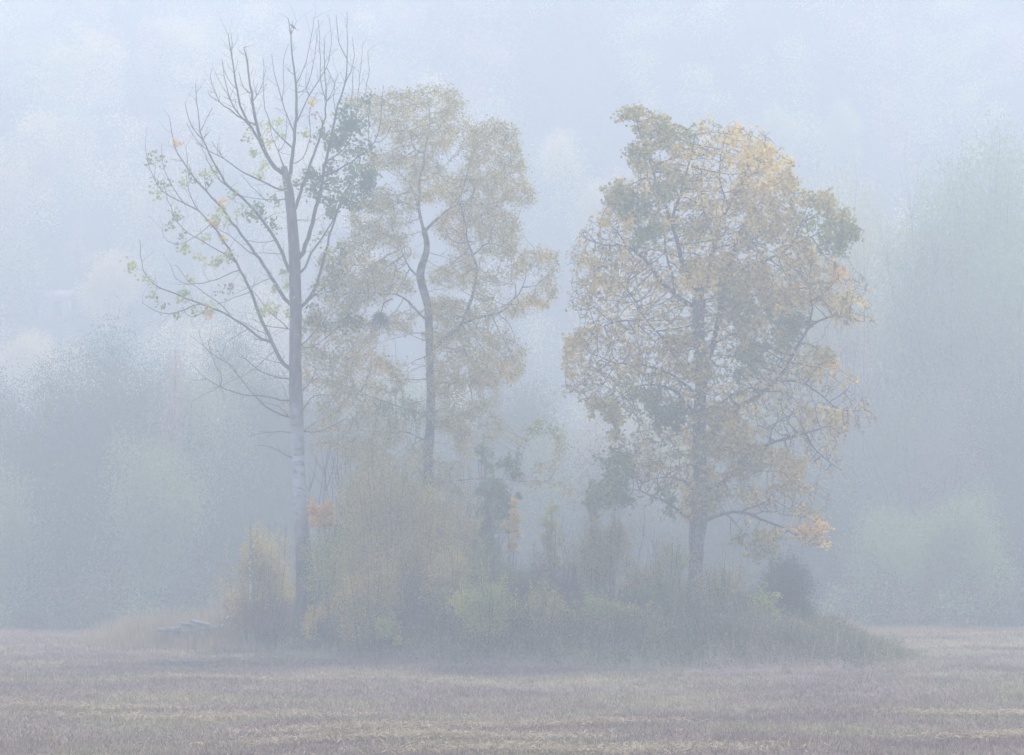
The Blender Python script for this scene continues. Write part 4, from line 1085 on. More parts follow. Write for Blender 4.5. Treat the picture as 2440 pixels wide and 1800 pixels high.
leafage(Mp, CLm + FILL, rng, 6.4, 0.11, 0.15, 0.95, root, up=0.4, base=('ochre', 0.03))


# ================================================================= generic shrubs, saplings, background trees
def plant_mesh(rng, h, w, leafkind, nleaf, leaf, d=None, base=0.1, trunk_r=0.15, lobes=26, shape=0.0, stems=1, bark='far_bark', lean=0.0, twigs=0, open_=0.0, aspect=0.75, lr=(0.15, 0.29), shoots=0, topf=0.86):
    """returns (trunk_mesh, crown_mesh) with the foot at the origin. base = bare fraction at the bottom"""
    d = d or w
    wood = QB(); lf = QB()
    zc = h * (base + (1 - base) / 2); rz = h * (1 - base) / 2
    cs = []
    for k in range(lobes):
        u = rng.normal(size=3); u /= np.linalg.norm(u)
        u *= rng.uniform(0.3, 0.82)
        z = zc + u[2] * rz
        f = 1 - shape * max(0, (z / h - base) / (1 - base))
        p = np.array([u[0] * w / 2 * f + lean * z, u[1] * d / 2 * f, z])
        r = rng.uniform(*lr) * min(w, 2 * rz) * (0.55 + 0.45 * f)
        cs.append((p, r))
    tot = sum(r * r for p, r in cs)
    for p, r in cs:
        n = int(nleaf * r * r / tot)
        m = max(4, min(60, n // 14))
        v = rng.normal(size=(m, 3)); v /= np.linalg.norm(v, axis=1)[:, None]
        v *= rng.uniform(0.15, 1.15, (m, 1)) ** 0.6 * r
        v[:, 2] *= 0.9
        q = p + v[rng.integers(0, m, n)] + rng.normal(size=(n, 3)) * r * 0.21
        q[:, 2] = np.maximum(q[:, 2], 0.05)
        lf.leaves(q, leaf, rng, aspect, 0.25)
    # slender shoots standing out of the outline, leafy along their upper part
    for _ in range(shoots):
        p, r = cs[rng.integers(0, len(cs))]
        v = (p - np.array([lean * p[2], 0, -.6 * h])) ; v /= np.linalg.norm(v) + 1e-9
        v = v + rng.normal(size=3) * .16; v[2] += .35; v /= np.linalg.norm(v)
        L_ = r * rng.uniform(1.2, 2.3)
        e = p + v * L_ + np.array([0, 0, .1 * L_]); mid = p + v * L_ * .5
        wood.tube([p, mid, e], [.012, .009, .004], 3)
        m = int(22 * (nleaf / 5000 + .5)) if nleaf < 20000 else 60
        t_ = rng.uniform(.15, 1, (m, 1))
        lf.leaves(p + (e - p) * t_ + rng.normal(size=(m, 3)) * L_ * .07, leaf, rng, aspect, .25)
    # stems
    for s in range(stems):
        a = rng.uniform(0, 6.28); off = 0 if stems == 1 else 0.12 * w
        foot = np.array([math.cos(a) * off, math.sin(a) * off * d / w, -0.25])
        top = np.array([math.cos(a) * off * 2.2 + lean * h * .9, math.sin(a) * off * 2.2, h * topf * rng.uniform(.93, 1.05)])
        n = 7
        t = np.linspace(0, 1, n)[:, None]
        P = foot * (1 - t) + top * t + rng.normal(size=(n, 3)) * 0.015 * h * (t * (1 - t) * 4)
        tr_ = trunk_r / math.sqrt(stems)
        wood.tube(P, tr_ * (1.15 - 1.0 * t[:, 0] ** .8) + 0.004, 7)
        for p, r in cs[s::stems]:
            t0 = np.clip(p[2] / h - rng.uniform(.12, .35), 0.05, .85)
            st = foot * (1 - t0) + top * t0
            mid = st * .45 + p * .55 + np.array([0, 0, -.08 * np.linalg.norm(p - st)])
            rb = tr_ * (1.15 - t0 ** .8) * .38
            wood.tube([st, mid, p], [rb, rb * .6, max(.006, rb * .25)], 4)
            for _ in range(twigs):
                v = rng.normal(size=3); v[2] = abs(v[2]) + .5; v /= np.linalg.norm(v)
                L_ = r * rng.uniform(.8, 1.5)
                wood.tube([p * .8 + mid * .2, p + v * L_ * .5 + rng.normal(size=3) * .04 * L_, p + v * L_], [rb * .3 + .004, rb * .18 + .003, .003], 3)
    return wood.mesh('stem', M[bark], True), lf.mesh('crown', M[leafkind])


def place(name, label, cat, meshes, px, Y, group=None, scale=1.0, rz=0.0, zoff=0.0, wood='stem', crown='crown'):
    x = float((px - 1220) / F * Y)
    z = float(zg(x, Y)) + zoff
    t = thing(name, label, cat, (x, Y, z), group)
    t.rotation_euler = (0, 0, rz)
    if not isinstance(scale, (tuple, list)): scale = (scale,) * 3
    t.scale = scale
    if meshes[0] is not None: link(wood, meshes[0], t)
    if meshes[1] is not None: link(crown, meshes[1], t)
    return t


def by_px(px, ytop, wpx, Y):
    """height and width in metres for something standing on the ground at depth Y whose top shows at ytop"""
    x = (px - 1220) / F * Y
    zt = W(px, ytop, Y)[2]
    return float(zt - zg(x, Y)), wpx / F * Y


rng = np.random.default_rng(5)
SHRUBS = [
    # name, label, px, ytop, width px, Y, leaf, nleaf, leafsize, kwargs
    ('shrub', 'tall yellowing shrub just left of the aspen trunk', 640, 1190, 120, 87, 'bush_leaf', 5600, .055, dict(base=.08, stems=6, shape=.35, twigs=4)),
    ('shrub', 'straw-coloured shrub beside the pale curved birch stem, left of the aspen', 615, 1300, 120, 85, 'ochre', 4600, .05, dict(base=.05, stems=6, twigs=3)),
    ('maple_sapling', 'young maple with a spray of bright orange leaves right of the aspen trunk', 762, 1175, 55, 87, 'orange', 620, .13, dict(base=.62, stems=1, trunk_r=.03, lobes=9, twigs=1)),
    ('shrub', 'yellow-green shrub with feathery leaves right of the aspen foot', 790, 1260, 110, 86, 'lime', 3400, .05, dict(base=.1, stems=5, twigs=3)),
    ('shrub', 'broad dull yellow shrub in front of the birch trunk, the largest in the island', 930, 1070, 230, 85, 'bush_leaf', 15000, .055, dict(base=.1, stems=8, twigs=4, lobes=48, shape=.3)),
    ('shrub', 'pale yellow shrub between the thicket and the birch', 870, 1040, 120, 89, 'birch_leaf', 6500, .055, dict(base=.15, stems=5, twigs=4, shape=.3)),
    ('shrub', 'grey-green shrub behind the orange maple sapling', 830, 1240, 130, 88, 'green', 5000, .055, dict(base=.05, stems=5, twigs=2)),
    ('shrub', 'rusty yellow low shrub below the birch, its lowest leaves orange', 880, 1310, 130, 82, 'ochre', 5200, .055, dict(base=.02, stems=6, twigs=3)),
    ('shrub', 'yellowish shrub on the right of the birch trunk', 1090, 1150, 150, 87, 'bush_leaf', 8000, .055, dict(base=.1, stems=6, twigs=4, lobes=34)),
    ('young_tree', 'slender dark green young tree between the birch and the maple', 1185, 1005, 125, 86, 'dark_green', 1500, .095, dict(base=.2, stems=3, trunk_r=.09, lobes=30, twigs=3, lr=(.10, .2), shoots=14)),
    ('shrub', 'bright green rounded shrub under the dark green young tree', 1190, 1290, 140, 82, 'green', 8500, .06, dict(base=.03, stems=6, twigs=2, lobes=30)),
    ('sapling', 'narrow yellow sapling right beside the dark green young tree', 1222, 1160, 40, 85, 'yellow', 1500, .055, dict(base=.35, stems=2, trunk_r=.04, lobes=10)),
    ('sapling', 'narrow pale yellow sapling standing alone left of the olive young tree', 1312, 1185, 55, 86, 'lime', 2100, .055, dict(base=.3, stems=2, trunk_r=.05, lobes=12, twigs=3)),
    ('young_tree', 'olive green young tree with dense twigs midway between birch and maple', 1450, 1215, 125, 85, 'olive', 4300, .06, dict(base=.25, stems=4, trunk_r=.10, lobes=22, twigs=6, shape=-.1)),
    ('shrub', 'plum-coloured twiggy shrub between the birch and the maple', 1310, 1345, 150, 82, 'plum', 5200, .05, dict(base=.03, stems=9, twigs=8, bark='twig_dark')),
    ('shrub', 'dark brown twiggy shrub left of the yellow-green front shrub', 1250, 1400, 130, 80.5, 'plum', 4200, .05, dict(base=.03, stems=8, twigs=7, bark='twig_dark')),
    ('shrub', 'yellow-green low shrub at the front edge left of the maple', 1425, 1425, 110, 79.5, 'lime', 3600, .06, dict(base=.02, stems=5, twigs=1)),
    ('shrub', 'pale cream shrub just left of the maple trunk', 1590, 1250, 95, 84.5, 'lime', 2400, .05, dict(base=.12, stems=6, twigs=6, shape=.2)),
    ('shrub', 'small green shrub at the foot of the maple trunk, left side', 1570, 1390, 120, 82, 'green', 4200, .055, dict(base=.03, stems=6, twigs=3)),
    ('shrub', 'brownish shrub right of the maple trunk', 1715, 1320, 110, 84, 'bush_leaf', 3600, .05, dict(base=.08, stems=7, twigs=6)),
    ('shrub', 'thin russet shrub at the foot of the maple trunk, right side', 1770, 1400, 110, 82, 'rust', 2800, .05, dict(base=.05, stems=7, twigs=6)),
    ('juniper', 'dark conical juniper at the right end of the island', 1872, 1322, 132, 82, 'needle', 9000, .08, dict(base=.0, stems=3, lobes=44, shape=.25, aspect=.35, shoots=20)),
    ('shrub', 'fresh green shrub in front of the dark juniper', 1822, 1400, 62, 80, 'lime', 900, .085, dict(base=.05, stems=4, lobes=14)),
    ('shrub', 'bare pinkish twiggy shrub at the far right end of the island', 1960, 1455, 100, 86, 'rust', 700, .04, dict(base=.0, stems=10, twigs=9, lobes=18)),
    ('shrub', 'brown low shrub at the foot of the aspen, left side', 640, 1410, 130, 85, 'rust', 4200, .05, dict(base=.0, stems=8, twigs=6, bark='twig_dark')),
    ('shrub', 'small yellow-leaved plant below the leaning pale stick', 545, 1470, 60, 90, 'lime', 900, .06, dict(base=.0, stems=4, lobes=10)),
    ('shrub', 'small yellow shrub low in front of the aspen foot, right side', 765, 1425, 60, 84, 'yellow', 620, .06, dict(base=.1, stems=4, lobes=9)),
    ('shrub', 'low shrub with large pale yellow leaves below the rusty shrub', 935, 1450, 90, 80.5, 'lime', 620, .11, dict(base=.1, stems=4, lobes=12)),
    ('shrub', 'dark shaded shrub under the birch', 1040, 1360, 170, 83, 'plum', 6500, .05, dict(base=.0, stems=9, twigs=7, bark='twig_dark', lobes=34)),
    ('shrub', 'dull green shrub low between the plum shrub and the maple', 1500, 1410, 120, 81.5, 'weed', 4400, .06, dict(base=.0, stems=6, twigs=4)),
    ('shrub', 'ochre shrub left of the cream shrub', 1520, 1340, 70, 84, 'ochre', 2000, .05, dict(base=.1, stems=4, twigs=4)),
    ('shrub', 'grey-brown shrub behind the maple trunk', 1650, 1380, 150, 89, 'rust', 5200, .05, dict(base=.02, stems=8, twigs=5)),
    ('shrub', 'yellow-green leafy shrub climbing in front of the lower birch trunk', 1020, 1130, 105, 84, 'bush_leaf', 6000, .06, dict(base=.1, stems=5, twigs=3, shape=.3)),
    ('shrub', 'low leafy greenish shrub at the foot of the aspen, right behind the brown low shrub', 675, 1380, 130, 93, 'bush_leaf', 4200, .055, dict(base=.0, stems=7, twigs=4)),
    ('shrub', 'reddish low shrub at the left end of the island above the small yellow-leaved plant', 585, 1425, 120, 93, 'rust', 3200, .05, dict(base=.0, stems=8, twigs=5)),
    ('shrub', 'leafy yellow-green shrub at the front edge below the dark green young tree', 1150, 1380, 120, 79, 'lime', 3600, .06, dict(base=.0, stems=6, twigs=3)),
    ('shrub', 'leafy olive shrub in front of the plum shrub, left of the yellow-green front shrub', 1290, 1400, 100, 79, 'bush_leaf', 2800, .06, dict(base=.0, stems=6, twigs=3)),
    ('shrub', 'golden shrub low in front of the birch foot, right of the rusty shrub', 985, 1250, 120, 83, 'ochre', 5200, .055, dict(base=.02, stems=7, twigs=4)),
    ('shrub', 'olive yellow shrub between the birch foot and the bright green rounded shrub', 1085, 1290, 110, 82, 'bush_leaf', 5000, .055, dict(base=.02, stems=7, twigs=4)),
    ('shrub', 'thin beige shrub behind the plum shrub, below the olive young tree', 1390, 1310, 110, 85, 'birch_leaf', 3000, .05, dict(base=.05, stems=7, twigs=6)),
    ('shrub', 'low yellowish shrub right of the yellow-green front shrub', 1520, 1440, 90, 79, 'bush_leaf', 2200, .055, dict(base=.0, stems=6, twigs=4)),
    ('shrub', 'low green-brown shrub in front of the maple foot', 1640, 1440, 120, 80, 'weed', 3600, .06, dict(base=.0, stems=6, twigs=4)),
]
for nm, lab, px, yt, wp, Y, leaf, nl, ls, kw in SHRUBS:
    Y = max(Y, float(front((px - 1220) / F * Y)) + 1.6)
    h, w = by_px(px, yt, wp, Y)
    kw = dict(kw)
    kw.setdefault('trunk_r', .06)
    kw.setdefault('shoots', 26 if nl > 1500 else 7)
    ms = plant_mesh(rng, h * 1.0, w * (1.45 if nm == 'shrub' else 1.15), leaf, int(nl * 2.8), ls * 1.05, d=min(w * 1.1, 3.2), **kw)
    place(nm, lab, 'tree' if nm == 'young_tree' else ('sapling' if 'sapling' in nm else ('juniper' if nm == 'juniper' else 'shrub')), ms, px, Y)

# thicket of thin bare saplings between aspen and birch, a few more right of the birch
def sapling_mesh(h, r, nbr):
    q = QB(); n = 9; t = np.linspace(0, 1, n)[:, None]
    ln = rng.normal(size=2) * .03 * h
    P = np.concatenate([np.cumsum(rng.normal(size=(n, 1)) * .012 * h, 0) + ln[0] * t, np.cumsum(rng.normal(size=(n, 1)) * .012 * h, 0) + ln[1] * t, t * h - .1], 1)
    q.tube(P, r * (1 - .8 * t[:, 0]), 5)
    for k in range(nbr):
        a = rng.integers(3, n - 1); v = rng.normal(size=3); v[2] = abs(v[2]) * 1.2 + 1.4; v /= np.linalg.norm(v)
        L_ = h * rng.uniform(.1, .3)
        q.tube([P[a], P[a] + v * L_ * .5 + rng.normal(size=3) * .03, P[a] + v * L_ + (0, 0, .1 * L_)], [r * .4, r * .28, .004], 3)
    return q.mesh('stem', M['twig_dark'], True)


sap = [sapling_mesh(h, .035, 7) for h in (8.2, 7.2, 6.2, 5.2)]
SAP = [(742, 90, 1), (752, 89, 2), (763, 91, 0), (771, 88, 3), (778, 92, 1), (786, 90, 0), (793, 88.5, 2), (799, 91.5, 0), (806, 90, 1), (812, 92, 0), (817, 89, 1), (824, 91, 2), (833, 90, 0), (842, 92, 1), (852, 89, 2), (866, 91, 3)]
for px, Y, k in SAP:
    t = place('bare_sapling', 'thin bare upright sapling in the thicket between aspen and birch', 'sapling', (sap[k], None), px, Y, 'bare saplings between the aspen and the birch', rz=rng.uniform(0, 6))
for px, Y, k, in [(1335, 88, 3), (1350, 90, 3), (1368, 87, 3), (1398, 89, 3), (1412, 88, 3), (1510, 90, 3), (1535, 89, 3)]:
    place('bare_sapling', 'thin bare sapling among the shrubs between birch and maple', 'sapling', (sap[k], None), px, Y, 'bare saplings left of the maple', rz=rng.uniform(0, 6), scale=rng.uniform(.75, .95))

# pale dead birch stem and leaning stick at the left end of the island
def stick(name, label, pts, Y, r, cat='stick', mat='white_stem'):
    P = np.array([W(a, b, Y + c) for a, b, c in pts])
    t = thing(name, label, cat, P[0])
    q = QB(); q.tube(P, np.linspace(r, r * .5, len(P)), 6, cap=True)
    part('stem', q, M[mat], t, smooth_shade=True)
    for k in range(4 if r > .02 else 0):
        a = rng.integers(1, len(P)); v = rng.normal(size=3); v[2] = abs(v[2]); v /= np.linalg.norm(v)
        q = QB()
        q.tube([P[a], P[a] + v * .25, P[a] + v * .5 + (0, 0, .1)], [r * .3, r * .2, .004], 3)
        part('twig', q, M['twig_dark'], t, smooth_shade=True)


stick('dead_birch_stem', 'white curved dead birch stem standing left of the straw-coloured shrub', [(596, 1425, 0), (597, 1390, 0), (594, 1350, .1), (599, 1320, .1), (605, 1296, .2), (612, 1285, .3)], 87, .032, 'dead tree')
stick('leaning_stick', 'pale stick leaning over the grass right of the slab pile', [(520, 1510, -.4), (532, 1485, -.2), (545, 1466, 0), (551, 1440, .2)], 90, .03)
stick('fallen_twig', 'thin pale stalk leaning over the grass behind the slab pile', [(335, 1425, 1), (320, 1395, 1.2), (312, 1378, 1.3)], 96, .014)

# pile of old grey slabs in the grass, left
sx, sy = float(W(452, 1505, 92.5)[0]), 92.5
sz = float(zg(sx, sy))
M['slab'] = bark_mat('slab', (0.12, 0.125, 0.14), (0.33, 0.34, 0.37), 3, (1, 1, 1))
t = thing('slab_pile', 'heap of old flat grey slabs lying in the pale grass, left of the trees', 'pile of slabs', (sx, sy, sz))
zt = sz + .12
for k, (dx, L_, wd, th, tl, rz) in enumerate([(0, 1.7, .8, .26, .02, .1), (.15, 1.4, .7, .20, -.05, -.3), (-.15, 2.2, .8, .10, .04, .05), (.12, 2.0, .8, .09, -.03, -.1), (.3, 1.3, .6, .10, .10, .3), (.45, .8, .5, .08, .22, -.2)]):
    q = QB()
    q.box((sx + dx, sy, zt + th / 2), (L_, wd, th), rz, (rad(3), tl)); zt += th + .005
    part('slab', q, M['slab'], t)

# ----------------------------------------------------------------- island undergrowth and grasses
rng = np.random.default_rng(77)


def blades(P, h, wdt, rng, lean=0.35):
    """thin upright two-sided blades (quads narrowing to the tip)"""
    n = len(P)
    h = np.broadcast_to(h, (n,)) * rng.uniform(.5, 1.25, n)
    a = rng.uniform(0, math.pi, n)
    side = np.stack([np.cos(a), np.sin(a), 0 * a], 1) * (np.broadcast_to(wdt, (n,)) / 2)[:, None]
    ln = rng.normal(size=(n, 3)) * lean; ln[:, 2] = 0
    top = P + np.stack([0 * h, 0 * h, h], 1) + ln * h[:, None]
    V = np.stack([P - side, P + side, top + side * .25, top - side * .25], 1)
    return V.reshape(-1, 3), np.arange(n * 4).reshape(n, 4)


n = 110000
x = rng.uniform(-17.5, 18, n); y = rng.uniform(74, 103, n)
isl = island(x, y)
keep = rng.random(n) < np.clip(isl * 1.6, 0, 1) * np.where(y > 94, .5, 1)
x, y, isl = x[keep], y[keep], isl[keep]
noise = .5 + .5 * np.sin(x * 1.7 + 2 * np.sin(y * .9)) * np.sin(y * 1.3 + x * .4)
noise = .55 * noise + .45 * (.5 + .5 * np.sin(x * 4.3 + 1.7 * np.sin(y * 2.6)) * np.sin(y * 3.7 + x))
hh = (0.28 + 1.05 * noise * isl) * np.where(x < -10.5, .35, 1) * (1 - .45 * smooth(8, 15, x)) * rng.uniform(.55, 1.25, len(x))
P = np.stack([x, y, zg(x, y) - .03], 1)
qb = QB()
Vb, Qb = blades(P, hh, .022, rng, .35)
qb.add(Vb, Qb, 0)
# leaves on the stalks
m_ = rng.integers(0, len(P), 150000)
fr = rng.uniform(.15, 1.15, 150000)
LP = P[m_] + np.stack([rng.normal(size=150000) * .12, rng.normal(size=150000) * .12, hh[m_] * fr], 1)
qb.leaves(LP, .09, rng, .7, .4, m=1)
ns = 2600
sx_ = rng.uniform(-15, 17, ns); sy_ = rng.uniform(74, 100, ns)
k_ = rng.random(ns) < np.clip(island(sx_, sy_) * 1.5, 0, 1)
sx_, sy_ = sx_[k_], sy_[k_]
Vb, Qb = blades(np.stack([sx_, sy_, zg(sx_, sy_)], 1), 1.15 - .5 * smooth(6, 14, sx_) - .4 * smooth(-10, -12, sx_), .026, rng, .22)
qb.add(Vb, Qb, 2)
me = qb.mesh('undergrowth', [M['weed'], M['bush_low'], M['straw']])
tag(link('undergrowth', me), 'dark tangled weeds and brambles covering the low island under the trees', 'undergrowth', kind='stuff')

# tall dead grass on the left bank, and around the crest at the right end
pts = []
for cx, cy, sx_, sy_, n, hmul in [(-14.2, 94.5, 2.2, 2.6, 9000, 1.0), (-12.2, 93.5, 1.8, 2.0, 7000, 1.0), (-11, 96, 2.0, 2, 5500, 1.1), (-16.8, 101, 1.6, 1.6, 3600, .7), (-9.0, 89.6, 1.6, 1.4, 3600, .5), (13.6, 96, 1.5, 3, 3600, .6), (11, 97, 2, 3, 2500, .7), (17, 100, 3, 3, 2500, .3)]:
    p = rng.normal(size=(n, 2)) * .6
    pts.append(np.stack([cx + p[:, 0] * sx_, cy + p[:, 1] * sy_, np.full(n, hmul) * np.exp(-(p ** 2).sum(1) * .4)], 1))
pts = np.concatenate(pts)
x, y, hm = pts[:, 0], pts[:, 1], pts[:, 2]
P = np.stack([x, y, zg(x, y) - .02], 1)
qb = QB(); Vb, Qb = blades(P, hm * 1.15 * rng.uniform(.4, 1.3, len(P)), .02, rng, .3); qb.add(Vb, Qb)
tag(link('dead_grass', qb.mesh('dead_grass', M['straw'])), 'tall straw-coloured dead grass on the bank at both ends of the island', 'grass', kind='stuff')

# stubble of the field
n = 330000
u = rng.uniform(0, 1, n)
y = 41 * (112 / 41) ** (u ** .9)
x = rng.uniform(-1, 1, n) * (y * 1220 / F + 1.2)
out = (island(x, y) < .25) | ((x > 9) & (rng.random(n) < .5))
x, y = x[out], y[out]
P = np.stack([x, y, zg(x, y) - .01], 1)
patch = .5 + .5 * np.sin(x * .35 + 1.5 * np.sin(y * .21)) * np.sin(y * .8 + .6 * np.sin(x * .3))
rows = .75 + .25 * np.sin(y * 2.2 + .3 * np.sin(x * .2))
hh = (.06 + .05 * patch)
qb = QB(); Vb, Qb = blades(P, hh, .010 + y * .00016, rng, .55); qb.add(Vb, Qb)
# tufts
nt_ = 2600
ty = 41 * (108 / 41) ** rng.uniform(0, 1, nt_); tx = rng.uniform(-1, 1, nt_) * (ty * 1220 / F + 1)
ok = island(tx, ty) < .2
tx, ty = np.repeat(tx[ok], 16), np.repeat(ty[ok], 16)
tx = tx + rng.normal(size=len(tx)) * .11; ty = ty + rng.normal(size=len(ty)) * .11
P2 = np.stack([tx, ty, zg(tx, ty) - .01], 1)
Vb, Qb = blades(P2, np.repeat(rng.uniform(.08, .20, len(tx) // 16), 16), .012 + ty * .00014, rng, .5); qb.add(Vb, Qb)
nl = 26000                      # fallen leaves and loose straw
k = rng.integers(0, len(P), nl)
qb.leaves(P[k] + np.array([0, 0, .06]), .06, rng, .5, 1.2)
tag(link('field_stubble', qb.mesh('field_stubble', M['stubble'])), 'short mown stubble and grass covering the field', 'grass', kind='stuff')

# cut straw lying in pale windrows across the near field
pts = []
for px, py, L_, wd, n in [(520, 1708, 5, .5, 1500), (960, 1762, 4.0, .45, 2200), (200, 1690, 3, .4, 700), (1290, 1728, 3.2, .4, 1300), (1350, 1795, 5, .5, 1500), (2330, 1700, 3, .4, 900), (2400, 1755, 2.4, .4, 1000), (640, 1620, 4, .5, 700), (2250, 1527, 5, .6, 1500), (2330, 1545, 5, .5, 1200), (820, 1740, 3, .5, 900)]:
    Yd = F * (CZ) / (py - 1280)
    cx = (px - 1220) / F * Yd
    n = int(n * 1.6)
    p = rng.normal(size=(n, 2))
    pts.append(np.stack([cx + p[:, 0] * L_ * .5, Yd + p[:, 1] * wd + .12 * p[:, 0], rng.uniform(.02, .14, n)], 1))
pts = np.concatenate(pts)
pts[:, 2] += zg(pts[:, 0], pts[:, 1])
qb = QB(); qb.leaves(pts, .20, rng, .14, 1.2)
tag(link('loose_straw', qb.mesh('loose_straw', M['straw'])), 'thin pale streaks of cut straw lying on the field', 'straw', kind='stuff')

# ================================================================= background wood beyond the field
rng = np.random.default_rng(99)
PROT = {}


def proto(kind, seed, **kw):
    r = np.random.default_rng(seed)
    return plant_mesh(r, **kw)


SIZES = {'low': (11, 11, .13, 60000, 46), 'tall': (28, 17, .16, 115000, 70)}
for nm, leaf in [('dark', 'far_green'), ('green', 'far_mid'), ('pale', 'far_pale'), ('yellow', 'far_yellow'), ('pink', 'far_pink')]:
    for sz, (h_, w_, l_, n_, lb) in SIZES.items():
        PROT[nm, sz] = proto(nm, 100 + len(PROT), h=h_, w=w_, leafkind=leaf, nleaf=n_, leaf=l_, base=.0 if sz == 'low' else .03, trunk_r=.015 * h_, lobes=lb, shape=.12, twigs=1, lr=(.11, .24), shoots=5, topf=.74)
PROT['cone', 'low'] = PROT['cone', 'tall'] = proto('cone', 301, h=20, w=7, leafkind='far_pink', nleaf=9000, leaf=.15, base=.05, trunk_r=.16, lobes=44, shape=.8, twigs=3)
PROT['bare', 'low'] = PROT['bare', 'tall'] = proto('bare', 303, h=28, w=12, leafkind='far_pale', nleaf=9000, leaf=.15, base=.12, trunk_r=.2, lobes=44, shape=.0, stems=3, twigs=7, lr=(.12, .24), topf=.72)
PROT['willow', 'low'] = PROT['willow', 'tall'] = proto('willow', 304, h=26, w=17, leafkind='far_mid', nleaf=80000, leaf=.22, base=.03, trunk_r=.4, lobes=70, shape=.1, twigs=1, aspect=.35, lr=(.10, .22))
DIM = {'cone': (20, 7), 'bare': (28, 12), 'willow': (26, 17)}

BACK = [
    # kind, variant, px, ytop, width px, Y, label
    ('dark', 0, 40, 905, 260, 138, 'dark green tree at the left edge of the wood beyond the field'),
    ('dark', 1, 175, 850, 240, 141, 'rounded dark tree in the wood, second from the left edge'),
    ('dark', 0, 300, 790, 240, 140, 'tallest rounded dark tree of the wood on the left, left of the pinkish pointed tree'),
    ('cone', 0, 415, 765, 110, 134, 'pinkish pointed tree standing out of the dark wood on the left'),
    ('green', 0, 480, 835, 220, 139, 'grey-green tree right of the pinkish pointed tree'),
    ('dark', 1, 575, 780, 200, 143, 'tall dark tree directly behind the left branches of the aspen'),
    ('dark', 0, 690, 900, 220, 141, 'dark tree behind the aspen trunk'),
    ('green', 0, 40, 1090, 220, 131, 'low grey-green tree at the left edge in front of the wood'),
    ('dark', 1, 200, 1060, 260, 132, 'low dark tree in front of the wood, between the left edge and the pinkish tree'),
    ('green', 1, 390, 1020, 250, 130, 'low grey-green tree in front below the pinkish pointed tree'),
    ('dark', 0, 560, 1050, 250, 132, 'low dark tree in front, left of the aspen trunk'),
    ('dark', 1, 820, 940, 240, 143, 'dark tree behind the bare sapling thicket'),
    ('green', 0, 960, 860, 220, 148, 'grey-green tree behind the birch trunk'),
    ('dark', 0, 1110, 930, 240, 145, 'dark tree behind the birch, right of its trunk'),
    ('dark', 1, 1230, 860, 190, 149, 'dark tree top showing in the gap between birch and maple'),
    ('green', 1, 1340, 980, 210, 144, 'grey-green tree behind the gap between birch and maple'),
    ('pink', 0, 1470, 1010, 200, 140, 'greyish pink tree behind the lower left maple branches'),
    ('pale', 1, 1585, 985, 180, 143, 'pale yellowish tree just behind the maple trunk, left side'),
    ('green', 0, 1740, 960, 240, 146, 'green tree behind the maple trunk, right side'),
    ('dark', 0, 1880, 1030, 230, 136, 'dark tree behind the lower right maple branches'),
    ('pale', 0, 1965, 420, 260, 150, 'tall pale yellow-green tree behind the right side of the maple crown'),
    ('bare', 0, 2120, 370, 190, 146, 'tall bare-twigged tree between the maple and the willow'),
    ('pink', 1, 2070, 760, 230, 148, 'faded pinkish tree below the tall bare-twigged tree'),
    ('green', 1, 2360, 250, 260, 152, 'tallest green tree at the right edge, its crown above the willow'),
    ('willow', 0, 2270, 420, 290, 147, 'broad hanging willow-like tree near the right edge'),
    ('green', 0, 2430, 520, 240, 142, 'large green tree cut by the right edge'),
    ('green', 1, 2180, 900, 250, 141, 'mid green tree below the willow-like tree'),
    ('pink', 0, 2310, 880, 120, 137, 'small orange-pink tree low in front of the willow-like tree'),
    ('dark', 0, 2400, 900, 230, 134, 'dark tree low at the right edge'),
    ('dark', 1, 1960, 1150, 220, 127, 'low dark bush-like tree right behind the island end'),
    ('green', 1, 2100, 1190, 200, 125, 'low green bush-like tree behind the crest, middle of the right side'),
    ('green', 1, 2275, 1150, 190, 121, 'rounded lighter green tree in front of the wood on the right'),
    ('dark', 0, 2410, 1180, 180, 124, 'low dark bush-like tree at the right edge behind the crest'),
    ('dark', 1, 1450, 1100, 300, 133, 'low dark tree behind the olive young tree'),
    ('dark', 0, 1160, 1120, 300, 134, 'low dark tree behind the green shrubs of the island'),
    ('dark', 1, 900, 1130, 300, 134, 'low dark tree behind the large yellow shrub'),
    ('dark', 0, 1720, 1130, 260, 130, 'low dark tree behind the maple foot'),
]
for kd, v, px, yt, wp, Y, lab in BACK:
    h, w = by_px(px, yt, wp, Y)
    w = w * 1.3 if kd == 'cone' else max(w * (1.25 if kd == 'bare' else 1.6), h * .42)
    h *= 1.07
    sz = 'tall' if h > 17 else 'low'
    ph, pw = DIM.get(kd, SIZES[sz][:2])
    place('background_tree', lab, 'tree', PROT[kd, sz], px, Y, scale=(w / pw, w / pw, h / ph), rz=rng.uniform(0, 6.28), wood='trunk')

# low growth along the foot of the wood
qb = QB()
for k in range(620):
    Y = rng.uniform(116, 132); x = rng.uniform(-1, 1) * (Y * .235 + 2)
    z = float(zg(x, Y)); hgt = rng.uniform(1.8, 4.6); w = rng.uniform(1.2, 2.6)
    u_ = rng.normal(size=(260, 3)); u_ /= np.linalg.norm(u_, axis=1)[:, None]
    u_ *= rng.uniform(.2, 1.05, (260, 1)) ** .5
    p_ = np.array([x, Y, z + hgt * .48]) + u_ * np.array([w / 2, w / 2, hgt / 2])
    qb.leaves(p_, .17, rng, .7, .2, m=int(rng.choice(3, p=[.6, .25, .15])))
tag(link('wood_edge_thicket', qb.mesh('wood_edge_thicket', [M['far_green'], M['weed'], M['far_mid']])), 'low dark bushes and saplings along the foot of the wood beyond the field', 'thicket', kind='stuff')

